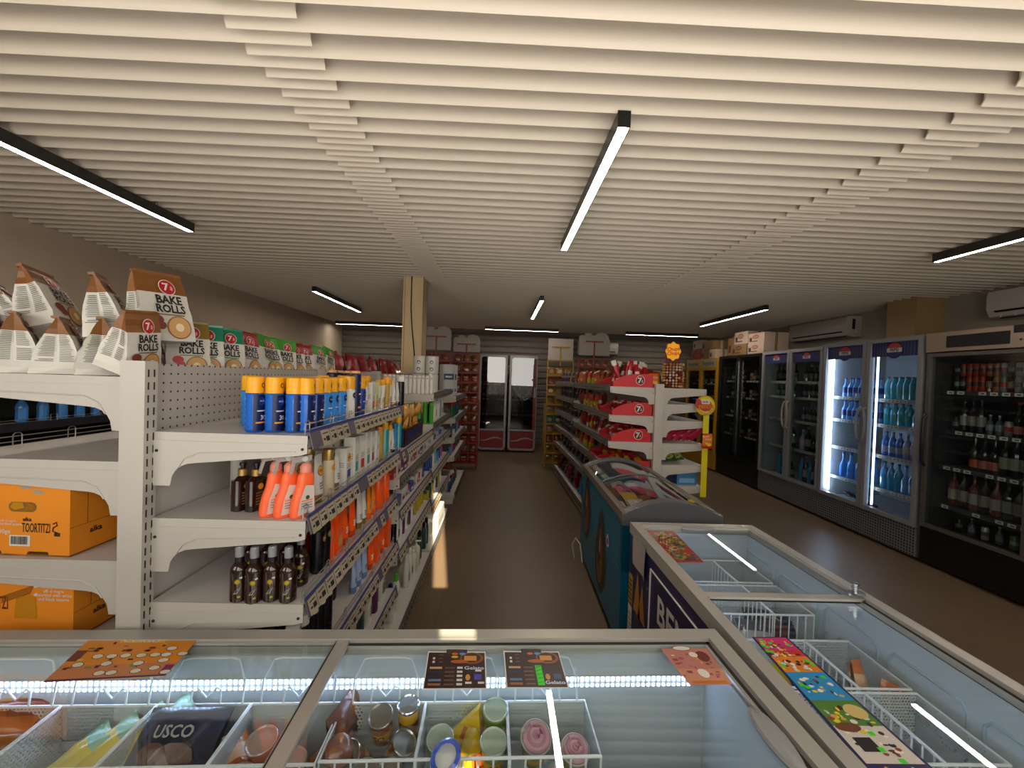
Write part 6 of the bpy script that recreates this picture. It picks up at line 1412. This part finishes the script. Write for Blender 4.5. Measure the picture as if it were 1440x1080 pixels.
def orangep(m,fn):
    rnd=random.Random(5); e=fn(.0002)
    m.rect(0,1,.0,.35,pm('#c07a4a'),e); m.rect(0,1,0,.04,pm('#3a2a5a'),fn(.0004)); m.rect(.3,.72,.93,1.05,pm('#e8a81c'),e); m.text('CORSO',.10,wh,lambda x,y:fn(.0006)(.5+x,.98+y),0,0,.03)
    m.rect(0,.10,.45,.72,pm('#6a3018'),fn(.0004)); m.rect(.92,1,.05,.3,pm('#7a2a5a'),fn(.0004))
    for (x,y) in ((.24,.56),(.36,.56),(.48,.57),(.62,.57),(.74,.58),(.84,.58),(.14,.36),(.38,.37),(.66,.36),(.86,.42),(.4,.14),(.5,.14),(.7,.16),(.84,.22),(.97,.10),(.84,.76),(.98,.60)):
        m.disc(x,y,.052,.065,ink,fn(.0005),8); m.disc(x,y,.046,.057,pm('#d8d2c0'),fn(.0007),8)
    for k in range(26):
        x,y=rnd.uniform(.03,.95),rnd.choice((.75,.82,.68,.47,.45,.27,.25,.88)); w_=rnd.uniform(.02,.06); m.rect(x,x+w_,y,y+rnd.uniform(.02,.07),pm(rnd.choice(('#3a1c14','#7a2a1c','#5a1a4a','#8a5a2a','#c8b03a','#6a8a4a','#2a1a14'))),fn(.0006))
sheet_('price_sheet','orange ice cream price sheet with white oval prices on the left freezer lid',[(-1.000,1.016),(-.742,1.020),(-.722,.902),(-.958,.878)],.8045,pm('#d8861c'),orangep)
def pinkp(m,fn):
    rnd=random.Random(9); m.disc(.45,1.0,.2,.08,pm('#8a4a3a'),fn(.0002),14); m.disc(.45,1.0,.18,.065,wh,fn(.0004),14); m.rect(0,1,0,.4,pm('#c88a6a'),fn(.0003)); m.rect(.1,.9,.02,.09,pm('#c8701c'),fn(.0005)); m.disc(.78,.75,.14,.16,pm('#6a2a1c'),fn(.0005),12); m.disc(.52,.28,.12,.12,pm('#e0d8d0'),fn(.0006),10); m.disc(.6,.8,.09,.08,pm('#e0d8d0'),fn(.0006),10)
    for k in range(20): x,y=rnd.uniform(.02,.85),rnd.uniform(.12,.85); m.rect(x,x+rnd.uniform(.04,.12),y,y+rnd.uniform(.03,.07),pm(rnd.choice(('#a84a5a','#e0c8c0','#8a3a2a','#d89a4a','#b05a8a'))),fn(.0005))
sheet_('price_sheet','pink ice cream price sheet in the right corner of the front freezer glass',[(.436,1.036),(.560,1.040),(.558,.915),(.455,.912)],LZ,pm('#b8786a'),pinkp)
def navyp(m,fn):
    rnd=random.Random(12); e=fn(.0002)
    secs=[(.86,.99,'#c81c6a'),(.80,.86,'#c8201c'),(.66,.80,'#d87a1c'),(.44,.66,'#1f86c0'),(.27,.44,'#4a7a2a'),(.02,.27,'#c8c0b4')]
    for a,b_,cx in secs: m.rect(.06,.95,a,b_,pm(cx),e)
    m.rect(.06,.95,.02,.06,navy,fn(.0003))
    for a,b_,cx in secs:
        for k in range(24):
            x,y=rnd.uniform(.1,.85),rnd.uniform(a,b_-.03); m.disc(x,y,rnd.uniform(.02,.07),rnd.uniform(.005,.016),pm(rnd.choice(('#4a1c14','#e0d8c8','#c89a4a','#2a1a14','#d8c01c','#8a3a2a','#b0d0e0'))),fn(.0004+.00002*k),9)
    gr=pm('#3ad010')
    for (x,y) in ((.12,.95),(.05,.90),(.12,.88),(.3,.92),(.03,.84),(.14,.83),(.75,.90),(.78,.74),(.82,.71),(.1,.70),(.75,.60),(.12,.54),(.2,.52),(.55,.21),(.45,.12),(.6,.06)): m.rect(x,x+.10,y,y+.025,gr,fn(.0009))
    m.disc(.72,.36,.2,.05,pm('#c8b06a'),fn(.0009),14); m.disc(.3,.26,.22,.03,pm('#6a3a1c'),fn(.0009),12); m.rect(.2,.5,.12,.2,ink,fn(.0008))
sheet_('price_sheet','long navy-edged price sheet with many colours on the near lid of the navy freezer',[(.712,1.090),(.812,1.094),(.818,.700),(.690,.700)],.7875+.008,navy,navyp)
def redp(m,fn):
    rnd=random.Random(15)
    for k in range(150): x,y=rnd.uniform(.07,.83),rnd.uniform(.03,.92); m.rect(x,x+rnd.uniform(.06,.16),y,y+rnd.uniform(.02,.05),pm(rnd.choice(('#8ac81c','#d8c01c','#3a6aa0','#2a1a1c','#c8c8b8','#5aa01c','#8a1c3a','#b8d03a','#3a3a4a'))),fn(.0002+.000006*k))
sheet_('price_sheet','red-edged price sheet full of green tags on the far lid of the navy freezer',[(.705,1.885),(.835,1.892),(.818,1.565),(.700,1.560)],.7875-.0005+.0005,red_p,redp)
